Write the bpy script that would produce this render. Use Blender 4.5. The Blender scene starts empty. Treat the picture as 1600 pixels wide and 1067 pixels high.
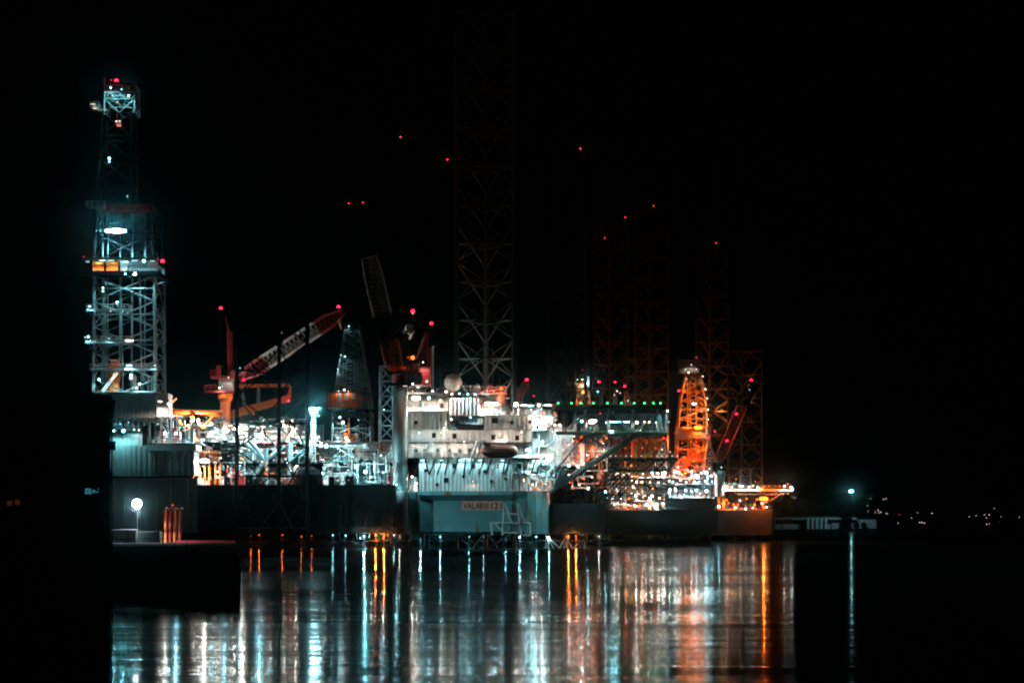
import bpy, math, random
from mathutils import Vector, Matrix
random.seed(7)
S = bpy.context.scene
COL = S.collection
F = 70.0/36.0*1600.0      # focal length of the 70 mm lens in photo pixels
CZ = 8.0                  # eye height above the water
HZ = 812.0                # horizon row
R = math.radians
V = Vector

def X(px, D): return (px-800.0)/F*D
def Z(py, D): return CZ-(py-HZ)/F*D
def W(px, py, D): return V((X(px, D), D, Z(py, D)))

# ------------------------------------------------------------------ materials
def mat(name, col, rough=.55, metal=0., var=.25, rust=0., scale=.35, bump=0., rustcol=(.16,.06,.025), spec=.5):
    m = bpy.data.materials.new(name); m.use_nodes = True
    nt = m.node_tree; N = nt.nodes; L = nt.links
    b = N['Principled BSDF']
    b.inputs['Roughness'].default_value = rough
    b.inputs['Metallic'].default_value = metal
    b.inputs['Specular IOR Level'].default_value = spec
    tc = N.new('ShaderNodeTexCoord')
    mp = N.new('ShaderNodeMapping'); mp.inputs['Scale'].default_value = (1, 1, .25)
    L.new(tc.outputs['Object'], mp.inputs['Vector'])
    n = N.new('ShaderNodeTexNoise'); n.inputs['Scale'].default_value = scale; n.inputs['Detail'].default_value = 6
    n.inputs['Roughness'].default_value = .65
    L.new(mp.outputs['Vector'], n.inputs['Vector'])
    r = N.new('ShaderNodeValToRGB')
    r.color_ramp.elements[0].position = .3; r.color_ramp.elements[1].position = .75
    d = 1-var
    r.color_ramp.elements[0].color = (col[0]*d, col[1]*d, col[2]*d, 1)
    r.color_ramp.elements[1].color = (*col, 1)
    L.new(n.outputs['Fac'], r.inputs['Fac'])
    out = r.outputs['Color']
    if rust > 0:
        n2 = N.new('ShaderNodeTexNoise'); n2.inputs['Scale'].default_value = scale*2.6; n2.inputs['Detail'].default_value = 8
        L.new(mp.outputs['Vector'], n2.inputs['Vector'])
        r2 = N.new('ShaderNodeValToRGB')
        r2.color_ramp.elements[0].position = .62-rust*.25; r2.color_ramp.elements[1].position = .74-rust*.2
        L.new(n2.outputs['Fac'], r2.inputs['Fac'])
        mx = N.new('ShaderNodeMix'); mx.data_type = 'RGBA'
        L.new(r2.outputs['Color'], mx.inputs['Factor']); L.new(out, mx.inputs[6]); mx.inputs[7].default_value = (*rustcol, 1)
        out = mx.outputs[2]
    L.new(out, b.inputs['Base Color'])
    if bump > 0:
        bp = N.new('ShaderNodeBump'); bp.inputs['Strength'].default_value = bump; bp.inputs['Distance'].default_value = .1
        L.new(n.outputs['Fac'], bp.inputs['Height']); L.new(bp.outputs['Normal'], b.inputs['Normal'])
    return m

def emis(name, col, s):
    m = bpy.data.materials.new(name); m.use_nodes = True
    nt = m.node_tree; nt.nodes.clear()
    o = nt.nodes.new('ShaderNodeOutputMaterial'); e = nt.nodes.new('ShaderNodeEmission')
    e.inputs['Color'].default_value = (*col, 1); e.inputs['Strength'].default_value = s
    nt.links.new(e.outputs[0], o.inputs['Surface'])
    m.cycles.emission_sampling = 'NONE'
    return m

M = dict(
 white=mat('white_paint', (.56,.61,.61), .5, var=.22, rust=.12),
 grey=mat('grey_paint', (.36,.40,.41), .5, var=.3, rust=.15),
 clad=mat('grey_cladding', (.22,.27,.28), .55, var=.3, rust=.08),
 bow=mat('bow_plate', (.085,.27,.295), .5, var=.3, rust=.16, scale=.2),
 hull=mat('dark_hull_paint', (.006,.009,.01), .6, var=.4, scale=.15, spec=0),
 dark=mat('dark_steel', (.006,.007,.008), .7, var=.4, spec=0),
 black=mat('black_rubber', (.012,.012,.013), .7, var=.3, spec=0),
 steel=mat('galvanised_steel', (.42,.45,.46), .5, metal=.2, var=.3, rust=.15),
 teal=mat('blue_grey_steel', (.15,.24,.26), .5, var=.3, rust=.12),
 leg=mat('leg_steel', (.085,.082,.078), .6, var=.35, rust=.35),
 rust=mat('rusty_leg_steel', (.13,.07,.035), .65, var=.4, rust=.4),
 red=mat('red_paint', (.26,.014,.02), .45, var=.3, rust=.1),
 orange=mat('orange_paint', (.75,.17,.02), .45, var=.25, rust=.1),
 yellow=mat('yellow_paint', (.7,.31,.06), .45, var=.25, rust=.1),
 brown=mat('dark_orange_shell', (.07,.022,.012), .5, var=.3),
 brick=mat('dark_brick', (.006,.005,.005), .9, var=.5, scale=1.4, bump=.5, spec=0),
 roof=mat('roof_slate', (.006,.006,.007), .8, var=.4, spec=0),
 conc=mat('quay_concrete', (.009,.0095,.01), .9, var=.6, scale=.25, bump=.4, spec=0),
 land=mat('hillside', (.012,.016,.012), .9, var=.5, scale=.02, spec=0),
 glass=mat('dark_glass', (.008,.01,.012), .5, var=.1, spec=0),
 deepteal=mat('dark_teal_paint', (.035,.085,.095), .5, var=.3, rust=.1),
 chute=mat('faded_brown_paint', (.38,.2,.13), .55, var=.3, rust=.2),
 plate=mat('name_plate', (.8,.34,.25), .55, var=.15, rust=.1),
 letter=mat('black_letters', (.008,.008,.009), .6, var=.1),
)
COLR = dict(cool=(.45,.92,.97), teal=(.28,.88,.92), warm=(1.,.70,.55), sod=(1.,.115,.01), red=(1.,.012,.05), green=(.03,1.,.16), amber=(1.,.3,.05), white=(.9,.95,1.))
EM = {}
for k_, c_ in COLR.items():
    base = {'red':7,'green':5,'sod':4.5,'amber':5}.get(k_, 12)
    EM[k_] = emis('lamp_glow_'+k_, c_, base); EM[k_+'-'] = emis('dim_lamp_glow_'+k_, c_, base*.22); EM[k_+'+'] = emis('bright_lamp_glow_'+k_, c_, base*2.5)

# ------------------------------------------------------------------ mesh builder
class MB:
    def __init__(s): s.v = []; s.f = []
    def add(s, vs, fs):
        n = len(s.v); s.v += [V(a) for a in vs]; s.f += [tuple(i+n for i in f) for f in fs]; return s
    def box(s, x0, x1, y0, y1, z0, z1):
        return s.add([(x0,y0,z0),(x1,y0,z0),(x1,y1,z0),(x0,y1,z0),(x0,y0,z1),(x1,y0,z1),(x1,y1,z1),(x0,y1,z1)],
              [(0,3,2,1),(4,5,6,7),(0,1,5,4),(1,2,6,5),(2,3,7,6),(3,0,4,7)])
    def cham(s, x0, x1, y0, y1, z0, z1, c=.15):
        pts = [(x0+c,y0),(x1-c,y0),(x1,y0+c),(x1,y1-c),(x1-c,y1),(x0+c,y1),(x0,y1-c),(x0,y0+c)]
        return s.prism(pts, z0, z1)
    def prism(s, pts, z0, z1):
        n = len(pts)
        return s.add([(x,y,z0) for x,y in pts]+[(x,y,z1) for x,y in pts],
              [tuple(range(n-1,-1,-1)), tuple(range(n,2*n))]+[(i,(i+1)%n,n+(i+1)%n,n+i) for i in range(n)])
    def prismx(s, pts, x0, x1):           # profile in (y,z) run along x
        n = len(pts)
        return s.add([(x0,y,z) for y,z in pts]+[(x1,y,z) for y,z in pts],
              [tuple(range(n)), tuple(range(2*n-1,n-1,-1))]+[(i,n+i,n+(i+1)%n,(i+1)%n) for i in range(n)])
    def tube(s, p, q, r, n=6, r2=None, cap=True):
        p = V(p); q = V(q); d = q-p
        if d.length < 1e-5: return s
        d.normalize(); u = d.orthogonal().normalized(); w = d.cross(u)
        r2 = r if r2 is None else r2
        a = [(math.cos(2*math.pi*i/n+.3), math.sin(2*math.pi*i/n+.3)) for i in range(n)]
        vs = [p+u*c*r+w*t*r for c,t in a]+[q+u*c*r2+w*t*r2 for c,t in a]
        fs = [(i,(i+1)%n,n+(i+1)%n,n+i) for i in range(n)]
        if cap: fs += [tuple(range(n-1,-1,-1)), tuple(range(n,2*n))]
        return s.add(vs, fs)
    def path(s, pts, r, n=5):
        for a, b in zip(pts, pts[1:]): s.tube(a, b, r, n)
        return s
    def lathe(s, c, prof, n=12, axis='z'):   # prof: (radius, along)
        vs = []; fs = []
        for r, h in prof:
            for i in range(n):
                a = 2*math.pi*i/n
                p = (r*math.cos(a), r*math.sin(a), h)
                if axis == 'x': p = (h, p[0], p[1])
                if axis == 'y': p = (p[0], h, p[1])
                vs.append(V(c)+V(p))
        for k in range(len(prof)-1):
            for i in range(n):
                j = (i+1)%n
                fs.append((k*n+i, k*n+j, (k+1)*n+j, (k+1)*n+i))
        fs.append(tuple(range(n-1,-1,-1))); m = (len(prof)-1)*n; fs.append(tuple(range(m, m+n)))
        return s.add(vs, fs)
    def corr(s, x0, x1, y, z0, z1, pitch=.6, dep=.12, thick=.2):   # ribbed cladding facing -y
        n = max(1, int((x1-x0)/pitch)); p = (x1-x0)/n; pts = []
        for i in range(n):
            a = x0+i*p
            pts += [(a, y), (a+.5*p, y), (a+.6*p, y+dep), (a+.9*p, y+dep)]
        pts += [(x1, y), (x1, y+dep+thick), (x0, y+dep+thick)]
        return s.prism(pts, z0, z1)
    def rail(s, pts, h=1.1, step=1.8, r=.04):
        for a, b in zip(pts, pts[1:]):
            a = V(a); b = V(b); n = max(1, int((b-a).length/step)); up = V((0,0,h))
            s.tube(a+up, b+up, r, 4); s.tube(a+up*.55, b+up*.55, r*.8, 4); s.tube(a+up*.1, b+up*.1, r, 4)
            for i in range(n+1):
                c = a.lerp(b, i/n); s.tube(c, c+up, r, 4)
        return s
    def build(s, name, m, parent=None, smooth=False):
        off = parent['_o'] if parent is not None and '_o' in parent else (0,0,0)
        off = V(off)
        me = bpy.data.meshes.new(name)
        me.from_pydata([v-off for v in s.v], [], s.f); me.update()
        if smooth:
            for p in me.polygons: p.use_smooth = True
        me.materials.append(M[m] if isinstance(m, str) else m)
        o = bpy.data.objects.new(name, me); COL.objects.link(o)
        if parent is not None:
            o.parent = parent; o['_o'] = tuple(off)
        return o

def tag(o, label, cat, group=None):
    o['label'] = label; o['category'] = cat
    if group: o['group'] = group
    return o
def thing(name, loc, label, cat, group=None):
    o = bpy.data.objects.new(name, None); COL.objects.link(o)
    o.location = loc; o['_o'] = tuple(loc); o.empty_display_size = .5
    return tag(o, label, cat, group)
def solo(mb, name, m, label, cat, group=None, smooth=False):
    return tag(mb.build(name, m, None, smooth), label, cat, group)
def struct(mb, name, m):
    o = mb.build(name, m); o['kind'] = 'structure'; return o

# ------------------------------------------------------------------ lamps
K = 2.3
def _mesh(mb, m):
    me = bpy.data.meshes.new('shared'); me.from_pydata(mb.v, [], mb.f); me.update(); me.materials.append(m); return me
def flood_meshes():
    h = MB().add([(-.2,.3,.12),(.2,.3,.12),(.2,.3,-.12),(-.2,.3,-.12),(-.36,-.04,.28),(.36,-.04,.28),(.36,-.12,-.26),(-.36,-.12,-.26)],
         [(0,1,2,3),(4,7,6,5),(0,4,5,1),(1,5,6,2),(2,6,7,3),(3,7,4,0)])
    h.tube((-.42,.1,0),(-.42,.1,.5),.04,4).tube((.42,.1,0),(.42,.1,.5),.04,4).tube((-.42,.1,.5),(.42,.1,.5),.04,4)
    l = MB().lathe((0,-.06,0), [(.27,.0),(.26,-.05),(.18,-.1),(.07,-.12)], 10, 'y')
    return h, l
def strip_meshes():
    h = MB().box(-.85,.85,-.02,.2,.06,.22)
    l = MB().prismx([(-.02,.05),(.12,.05),(.1,-.06),(.03,-.06)], -.7, .7)
    return h, l
def bank_meshes():
    h = MB().tube((-.75,.2,-.6),(-.75,.2,.6),.05,4).tube((.75,.2,-.6),(.75,.2,.6),.05,4)
    h.tube((-.8,.25,-.3),(.8,.25,-.3),.05,4).tube((-.8,.25,.32),(.8,.25,.32),.05,4).box(-.6,.6,.0,.2,-.24,.24)
    l = MB().lathe((0,-.1,0), [(.08,-.62),(.2,-.55),(.25,-.35),(.25,.35),(.2,.55),(.08,.62)], 10, 'x')
    return h, l
def search_meshes():
    h = MB().lathe((0,0,0), [(.15,.5),(.4,.35),(.52,.02),(.52,-.04)], 14, 'y').tube((-.56,.1,0),(-.56,.1,-.7),.05,5).tube((.56,.1,0),(.56,.1,-.7),.05,5).tube((-.56,.1,-.7),(.56,.1,-.7),.05,5)
    l = MB().lathe((0,-.05,0), [(.5,.0),(.48,-.06),(.3,-.14),(.08,-.17)], 16, 'y')
    return h, l
def beacon_meshes():
    h = MB().lathe((0,0,-.45), [(.12,0),(.12,.25),(.2,.28),(.2,.36)], 8)
    l = MB().lathe((0,0,-.1), [(.14,0),(.19,.1),(.17,.22),(.07,.32)], 8)
    return h, l
LM = {'flood': flood_meshes(), 'strip': strip_meshes(), 'bank': bank_meshes(), 'search': search_meshes(), 'beacon': beacon_meshes()}
LMESH = {}
LNAME = {'flood': 'floodlight', 'strip': 'strip_light', 'bank': 'floodlight_bank', 'search': 'searchlight', 'beacon': 'warning_beacon'}
LDATA = {}; LR = random.Random(5)
def lampat(root, p, col='cool', P=700, s=1., kind='flood', off=None, hm='dark', name=None, up=False):
    if kind not in LMESH: LMESH[kind] = _mesh(LM[kind][0], M['dark'])
    lv = '-' if P < 130 else ('+' if P > 1400 else '')
    if kind == 'beacon': lv = '-' if P < 35 else ''
    key = (kind, col, lv)
    if kind in ('flood','strip'): s *= LR.uniform(.6, 1.05)
    if key not in LMESH: LMESH[key] = _mesh(LM[kind][1], EM[col+lv])
    o3 = V(root['_o'])
    h = bpy.data.objects.new(name or LNAME[kind], LMESH[kind]); COL.objects.link(h)
    h.parent = root; h.location = V(p)-o3; h.scale = (s, s, s)
    l = bpy.data.objects.new('lens', LMESH[key]); COL.objects.link(l); l.parent = h
    if P > 0:
        pt = up or kind == 'beacon'; k2 = (col, P, pt)
        if k2 not in LDATA:
            ld = bpy.data.lights.new('lamp_light', 'POINT' if pt else 'SPOT')
            if not pt: ld.spot_size = R(172); ld.spot_blend = .3
            ld.energy = P*K*LP[col]; ld.color = COLR[col]; ld.shadow_soft_size = .12
            LDATA[k2] = ld
        lo = bpy.data.objects.new('lamp_light', LDATA[k2]); COL.objects.link(lo)
        lo.parent = root
        if not pt: lo.rotation_euler = (R(-12),0,0)
        if off is None: off = (0,-.45*s-.2,-.3*s) if kind != 'beacon' else (0,-.3*s-.15,.15)
        lo.location = V(p)+V(off)-o3
    return h
LP = dict(cool=1.25, teal=1.3, warm=1.15, sod=1.2, amber=1.2, red=.3, green=1., white=1.)
def lamp(root, px, py, D, col='cool', P=700, s=1., kind='flood', **k): return lampat(root, W(px, py, D), col, P, s, kind, **k)
def lamps(root, D, rows, k=1.):
    for r in rows:
        px, py, col, P, s = r[:5]; P = round(P*k); kind = r[5] if len(r) > 5 else ('bank' if r[3] >= 2500 else 'flood')
        lamp(root, px, py, r[6] if len(r) > 6 else D, col, P, s, kind, up=len(r) > 7)
def beacon(root, px, py, D, P=60, s=1.4, col='red'): return lamp(root, px, py, D, col, P, s, 'beacon')

# ------------------------------------------------------------------ lattices
def lattice(mb_c, mb_b, bot, top, nb, rc, rb, style='x'):
    n = len(bot); bot = [V(a) for a in bot]; top = [V(a) for a in top]
    if mb_c is not None:
        for a, b in zip(bot, top): mb_c.tube(a, b, rc, 6)
    for i in range(n):
        a0, a1, b0, b1 = bot[i], top[i], bot[(i+1)%n], top[(i+1)%n]
        for k in range(nb):
            t, u, m = k/nb, (k+1)/nb, (k+.5)/nb
            p, q, r, s = a0.lerp(a1,t), b0.lerp(b1,t), a0.lerp(a1,u), b0.lerp(b1,u)
            mb_b.tube(r, s, rb, 5, cap=False)
            if k == 0: mb_b.tube(p, q, rb, 5, cap=False)
            if style == 'x': mb_b.tube(p, s, rb*.9, 5, cap=False); mb_b.tube(q, r, rb*.9, 5, cap=False)
            elif style == 'z':
                if k % 2: mb_b.tube(p, s, rb*.9, 5, cap=False)
                else: mb_b.tube(q, r, rb*.9, 5, cap=False)
            elif style == 'k':
                c = (r+s)/2; mb_b.tube(p, c, rb*.9, 5, cap=False); mb_b.tube(q, c, rb*.9, 5, cap=False)
            else:                                       # diamond
                ct, cb = (r+s)/2, (p+q)/2; ma, mbb = a0.lerp(a1,m), b0.lerp(b1,m)
                for e in (ma, mbb):
                    mb_b.tube(ct, e, rb*.9, 5, cap=False); mb_b.tube(e, cb, rb*.9, 5, cap=False)

def leg(px0, px1, ytop, D, label, m='leg', bay=9.3, rc=.5, rb=.2, phase=None, ang=90, bea=(), teeth=False, style='d'):
    w = (px1-px0)/F*D; rad = w/math.sqrt(3); cx = X((px0+px1)/2, D); cy = D+rad*.5
    zt = Z(ytop, D); nb = max(2, round((zt+2)/bay)); zb = zt-nb*bay
    if zb > -2: nb += 1; zb -= bay
    root = thing('lattice_upright', (cx, cy, zb), label, 'jack-up leg', 'lattice legs of the jack-up rigs')  # one leg of a jack-up rig, kept as a separate object
    pts = [(cx+rad*math.cos(R(ang+120*i)), cy+rad*math.sin(R(ang+120*i))) for i in range(3)]
    br = MB()
    for x, y in pts:
        c = MB().tube((x,y,zb),(x,y,zt+.6), rc, 8)
        if teeth:
            z = 6.
            while z < zt-1:
                c.box(x-rc-.28, x-rc+.1, y-.1, y+.1, z, z+.35); c.box(x+rc-.1, x+rc+.28, y-.1, y+.1, z, z+.35); z += .75
        c.build('chord', m, root)
    lattice(None, br, [(x,y,zb) for x,y in pts], [(x,y,zt) for x,y in pts], nb, rc, rb, style)
    br.build('bracing', m, root)
    for px, py in bea:
        x = X(px, D); z = Z(py, D)
        MB().tube((x,D,min(zt,z)-.5),(x,D,z-.5),.08,5).tube((x,D,min(zt,z)-.4),(pts[0][0],pts[0][1],min(zt,z)-.4),.06,5).build('beacon_post', 'dark', root)
        lampat(root, (x,D,z), 'red', 40, .95, 'beacon')
    return root

def boom(root, p, q, w, h, n, ms, names, taper=.35, rc=.13, rb=.06, style='z'):
    """box lattice boom from p to q in len(ms) sections, tapered at both ends"""
    p = V(p); q = V(q); d = (q-p).normalized(); side = d.cross(V((0,1,0)) if abs(d.y) < .8 else V((1,0,0)))
    up = side.normalized(); sd = up.cross(d).normalized()
    def sec(t):
        k = 1.
        if t < .14: k = taper+(1-taper)*t/.14
        if t > .86: k = taper+(1-taper)*(1-t)/.14
        c = p.lerp(q, t)
        return [c+up*(a*h*k/2)+sd*(b*w*k/2) for a,b in ((-1,-1),(1,-1),(1,1),(-1,1))]
    L = len(ms)
    for i in range(L):
        mb = MB(); t0, t1 = i/L, (i+1)/L; k = max(1, n//L)
        ts = [t0+(t1-t0)*j/k for j in range(k+1)]
        for a, b in zip(ts, ts[1:]): lattice(mb, mb, sec(a), sec(b), 1, rc, rb, style)
        mb.build(names[i], ms[i], root)

# ------------------------------------------------------------------ camera, world, air
cam = bpy.data.cameras.new('camera'); co = bpy.data.objects.new('camera', cam); COL.objects.link(co)
co.location = (0, 0, CZ); co.rotation_euler = (R(90), 0, 0)
cam.lens = 70; cam.sensor_width = 36; cam.shift_y = (HZ-533.5)/1600.; cam.clip_end = 20000; cam.clip_start = .5
S.camera = co
w = bpy.data.worlds.new('World'); S.world = w; w.use_nodes = True
nt = w.node_tree; bg = nt.nodes['Background']
sky = nt.nodes.new('ShaderNodeTexSky'); sky.sky_type = 'NISHITA'; sky.sun_disc = False
sky.sun_elevation = R(-8); sky.sun_rotation = R(200)
nt.links.new(sky.outputs[0], bg.inputs['Color']); bg.inputs['Strength'].default_value = .004
S.view_settings.view_transform = 'Standard'; S.view_settings.look = 'None'; S.view_settings.exposure = 0; S.view_settings.gamma = 1
c = S.cycles
c.max_bounces = 5; c.diffuse_bounces = 2; c.glossy_bounces = 3; c.transmission_bounces = 2; c.volume_bounces = 0; c.transparent_max_bounces = 8
c.use_denoising = True; c.sample_clamp_indirect = 1.5; c.sample_clamp_direct = 0; c.caustics_reflective = False; c.caustics_refractive = False
c.use_light_tree = True; c.filter_width = 2.1; c.blur_glossy = 0.3
try: c.denoiser = 'OPENIMAGEDENOISE'; c.denoising_prefilter = 'ACCURATE'
except Exception: pass

hz = bpy.data.materials.new('night_air'); hz.use_nodes = True
n = hz.node_tree.nodes; n.clear(); o_ = n.new('ShaderNodeOutputMaterial'); pv = n.new('ShaderNodeVolumePrincipled')
pv.inputs['Color'].default_value = (.38,.86,.92,1); pv.inputs['Density'].default_value = .000025; pv.inputs['Anisotropy'].default_value = .996
hz.node_tree.links.new(pv.outputs[0], o_.inputs['Volume'])
ho = MB().box(-1900, 1900, -80, 3400, -4, 165).build('haze', hz); ho['kind'] = 'stuff'

# ------------------------------------------------------------------ water
wm = bpy.data.materials.new('harbour_water'); wm.use_nodes = True
nt = wm.node_tree; N = nt.nodes; L = nt.links; b = N['Principled BSDF']
b.inputs['Base Color'].default_value = (.0015,.004,.005,1); b.inputs['IOR'].default_value = 1.333
tc = N.new('ShaderNodeTexCoord')
def wnoise(scale, sc, det=3):
    mp = N.new('ShaderNodeMapping'); mp.inputs['Scale'].default_value = sc; L.new(tc.outputs['Object'], mp.inputs['Vector'])
    t = N.new('ShaderNodeTexNoise'); t.inputs['Scale'].default_value = scale; t.inputs['Detail'].default_value = det
    L.new(mp.outputs['Vector'], t.inputs['Vector']); return t
patch = wnoise(1., (.0055,.026,1), 6)
mr = N.new('ShaderNodeMapRange'); mr.inputs['From Min'].default_value = .38; mr.inputs['From Max'].default_value = .64
mr.inputs['To Min'].default_value = .055; mr.inputs['To Max'].default_value = .12
L.new(patch.outputs['Fac'], mr.inputs['Value'])
w1 = wnoise(1., (.014,.55,1), 3); w2 = wnoise(1., (.01,.16,1), 3)
ad = N.new('ShaderNodeMath'); ad.operation = 'MULTIPLY_ADD'; L.new(w2.outputs['Fac'], ad.inputs[0]); ad.inputs[1].default_value = 5.; L.new(w1.outputs['Fac'], ad.inputs[2])
bp = N.new('ShaderNodeBump'); bp.inputs['Strength'].default_value = 1.; bp.inputs['Distance'].default_value = .025
L.new(ad.outputs[0], bp.inputs['Height'])
gl = N.new('ShaderNodeBsdfGlossy'); gl.distribution = 'GGX'; gl.inputs['Color'].default_value = (.68,.95,1,1)
L.new(mr.outputs[0], gl.inputs['Roughness']); L.new(bp.outputs['Normal'], gl.inputs['Normal'])
b.inputs['Roughness'].default_value = .6; b.inputs['Specular IOR Level'].default_value = 0
mxs = N.new('ShaderNodeMixShader'); mf = N.new('ShaderNodeMapRange'); mf.inputs['From Min'].default_value = .36; mf.inputs['From Max'].default_value = .64; mf.inputs['To Min'].default_value = .11; mf.inputs['To Max'].default_value = .022
L.new(patch.outputs['Fac'], mf.inputs['Value']); L.new(mf.outputs[0], mxs.inputs[0])
L.new(b.outputs[0], mxs.inputs[1]); L.new(gl.outputs[0], mxs.inputs[2])
L.new(mxs.outputs[0], N['Material Output'].inputs['Surface'])
struct(MB().add([(-1800,-70,0),(1800,-70,0),(1800,3300,0),(-1800,3300,0)], [(0,1,2,3)]), 'water', wm)

# ------------------------------------------------------------------ far shore
mb = MB(); xs = list(range(-1700, 1701, 50)); prof = []
for i, x in enumerate(xs):
    h = 16+16*math.exp(-((x-520)/190.)**2)+10*math.sin(i*.35)+5*math.sin(i*.9+1)+random.uniform(-1,1)
    prof.append(max(5, h))
nx = len(xs)
mb.add([(x,2300,-1) for x in xs]+[(x,2330,3) for x in xs]+[(x,2480+20*math.sin(i),h) for i,(x,h) in enumerate(zip(xs,prof))]+[(x,3250,4) for x in xs],
       [(r*nx+i, r*nx+i+1, (r+1)*nx+i+1, (r+1)*nx+i) for r in range(3) for i in range(nx-1)])
struct(mb, 'hills', 'land')
tl = [(1360,779,.5),(1380,780,.8),(1384,779,.7),(1355,790,.6),(1367,800,.5),(1372,797,.9),(1373,801,.7),(1376,800,.8),(1385,802,1.),
      (1356,799,.5),(1424,809,.5),(1433,801,.4),(1456,802,.8),(1436,816,.8),(1440,816,1.),(1444,817,.8),(1403,817,.5),(1514,807,.5),(1525,805,.4),
      (1538,804,.6),(1545,804,.7),(1541,819,.6),(1545,818,.5),(1553,794,.4),(1564,807,.3),(1592,808,.4),(1541,809,.5),(1242,778,.5),(1238,777,.4)]
def streetlamp(px, py, D, e, label, col='warm'):
    p = W(px, py, D); r = thing('street_lamp', (p.x, p.y, 2), label, 'street lamp', 'small town lamps on the far shore')
    MB().tube((p.x,p.y,1),(p.x,p.y,p.z),.15,5).tube((p.x,p.y,p.z),(p.x,p.y-1.4,p.z+.3),.1,4).build('post', 'dark', r)
    MB().lathe((p.x,p.y-1.5,p.z), [(.15*e,-.2),(.5*e,0),(.4*e,.35),(.12*e,.5)], 8).build('lamp_head', EM[col+'-'], r)
for px, py, e in tl: streetlamp(px, py, 2280, e, 'tiny pale street lamp of the town on the dark far shore', 'warm')
streetlamp(1405, 804, 2280, .9, 'small red lamp among the pale town lights on the far shore', 'red')
# pale quay shed with pillars, and its lamp mast
D = 1500
r = thing('quay_shed', W(1290, 824, D), 'long low pale quay building with pillars beside the tall lamp mast', 'shed')
mb = MB(); mb.box(X(1212,D), X(1300,D), D+6, D+14, 1.2, Z(811,D)-.2); mb.build('wall', 'grey', r)
MB().prismx([(D+2,Z(811,D)-.2),(D+2,Z(810,D)+.3),(D+16,Z(810,D)+1.6),(D+16,Z(811,D)-.2)], X(1211,D), X(1340,D)).build('roof', 'grey', r)
MB().box(X(1301,D), X(1344,D), D+5, D+14, 1.2, Z(812,D)).build('side_wall', 'grey', r)
MB().prismx([(D+4,1.5),(D+4,Z(813,D)),(D+9,Z(812,D)+.5),(D+9,1.5)], X(1345,D), X(1371,D)).build('ramp', 'grey', r)
for px in (1263,1270,1277,1284,1291): MB().cham(X(px,D)-1., X(px,D)+1., D+1.5, D+3.5, 1.2, Z(813,D)+1.5, .3).build('pillar', 'white', r)
for px in (1316,1338,1350): MB().lathe((X(px,D),D+1,4), [(1.,-.4),(2.2,-.5),(2.4,0),(2.2,.5),(1.,.4)], 12, 'y').build('tyre_fender', 'black', r)
struct(MB().box(X(1206,D), X(1385,D), D-1, D+60, -2, 1.2), 'far_quay', 'conc')
def mast(px, py, D, zb, label, P, s, kind='bank', col='cool', r_=.18):
    p = W(px, py, D); r = thing('lamp_mast', (p.x, p.y, zb), label, 'lamp mast')
    MB().tube((p.x,p.y+.5,zb),(p.x,p.y+.5,p.z+1),r_,8,r_*.6).box(p.x-.5,p.x+.5,p.y+.1,p.y+.9,zb,zb+.5).build('pole', 'dark', r)
    MB().tube((p.x-1.2,p.y+.5,p.z+.6),(p.x+1.2,p.y+.5,p.z+.6),.1,5).build('cross_arm', 'steel', r)
    lampat(r, p, col, P, s, kind); return r
mast(1330, 767, 1480, 1.2, 'tall lamp mast with a bright cool light beside the long pale shed', 5000, 2.3, r_=.5)
m_ = mast(1222, 752, 1300, 0, 'thin unlit lamp pole behind the right rig platform', 0, .5, 'flood', r_=.35)

# ------------------------------------------------------------------ near building and near quay
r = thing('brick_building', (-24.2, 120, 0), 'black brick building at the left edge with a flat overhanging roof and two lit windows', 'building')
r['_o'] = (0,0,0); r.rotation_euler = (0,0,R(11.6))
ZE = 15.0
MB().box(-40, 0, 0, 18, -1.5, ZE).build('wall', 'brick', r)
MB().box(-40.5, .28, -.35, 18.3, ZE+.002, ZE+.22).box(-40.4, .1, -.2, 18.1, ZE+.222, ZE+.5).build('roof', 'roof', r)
MB().lathe((0,-.42,ZE+.06), [(.07,-40),(.07,.3)], 8, 'x').build('gutter', 'dark', r)
MB().path([(.22,-.3,ZE),(.2,-.18,ZE-.35),(.08,-.09,ZE-.6),(.08,-.09,0)], .06, 6).build('downpipe', 'dark', r)
def facade_window(x0, x1, z0, z1, lit=None, blind=()):
    f = MB()
    for q_ in ((x0-.1,x1+.1,z0-.12,z0),(x0-.1,x1+.1,z1,z1+.12),(x0-.1,x0,z0,z1),(x1,x1+.1,z0,z1)): f.box(q_[0], q_[1], -.09, -.002, q_[2], q_[3])
    f.box((x0+x1)/2-.03,(x0+x1)/2+.03,-.07,-.032,z0,z1)
    f = f.build('window', 'dark', r)
    MB().box(x0, x1, -.03, -.004, z0, z1).build('pane', 'glass', f)
    MB().box(x0-.15, x1+.15, -.2, -.003, z0-.2, z0-.125).build('sill', 'dark', f)
    if lit:
        for b_ in blind: MB().box(b_[0], b_[1], -.045, -.033, b_[2], b_[3]).build('lit_blind', lit, f)
eb = emis('lit_blind_glow', (.1,.62,.8), .35); eo = emis('lit_room_glow', (1.,.28,.05), .03)
by = []
for j in range(4):
    x_ = -1.5
    while x_ < -.72:
        w_ = random.uniform(.08,.26)
        if random.random() < .75: by.append((x_, min(x_+w_,-.7), 9.56+j*.09, 9.56+j*.09+.055))
        x_ += w_+.04
facade_window(-1.55, -.65, 9.3, 10.6, eb, by)
facade_window(-6.1, -5.2, 8.6, 9.9, eo, [(-6.05,-5.75,8.85,9.15),(-5.6,-5.3,8.9,9.2)])
for xw in (-1.55,-3.8,-6.1,-8.4):
    for zw in (12.2, 6.2, 3.0): facade_window(xw, xw+.9, zw, zw+1.3)
MB().cham(.0,.3,-.1,.25,12.2,12.75,.04).build('wall_lamp_box', 'dark', r)
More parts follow.
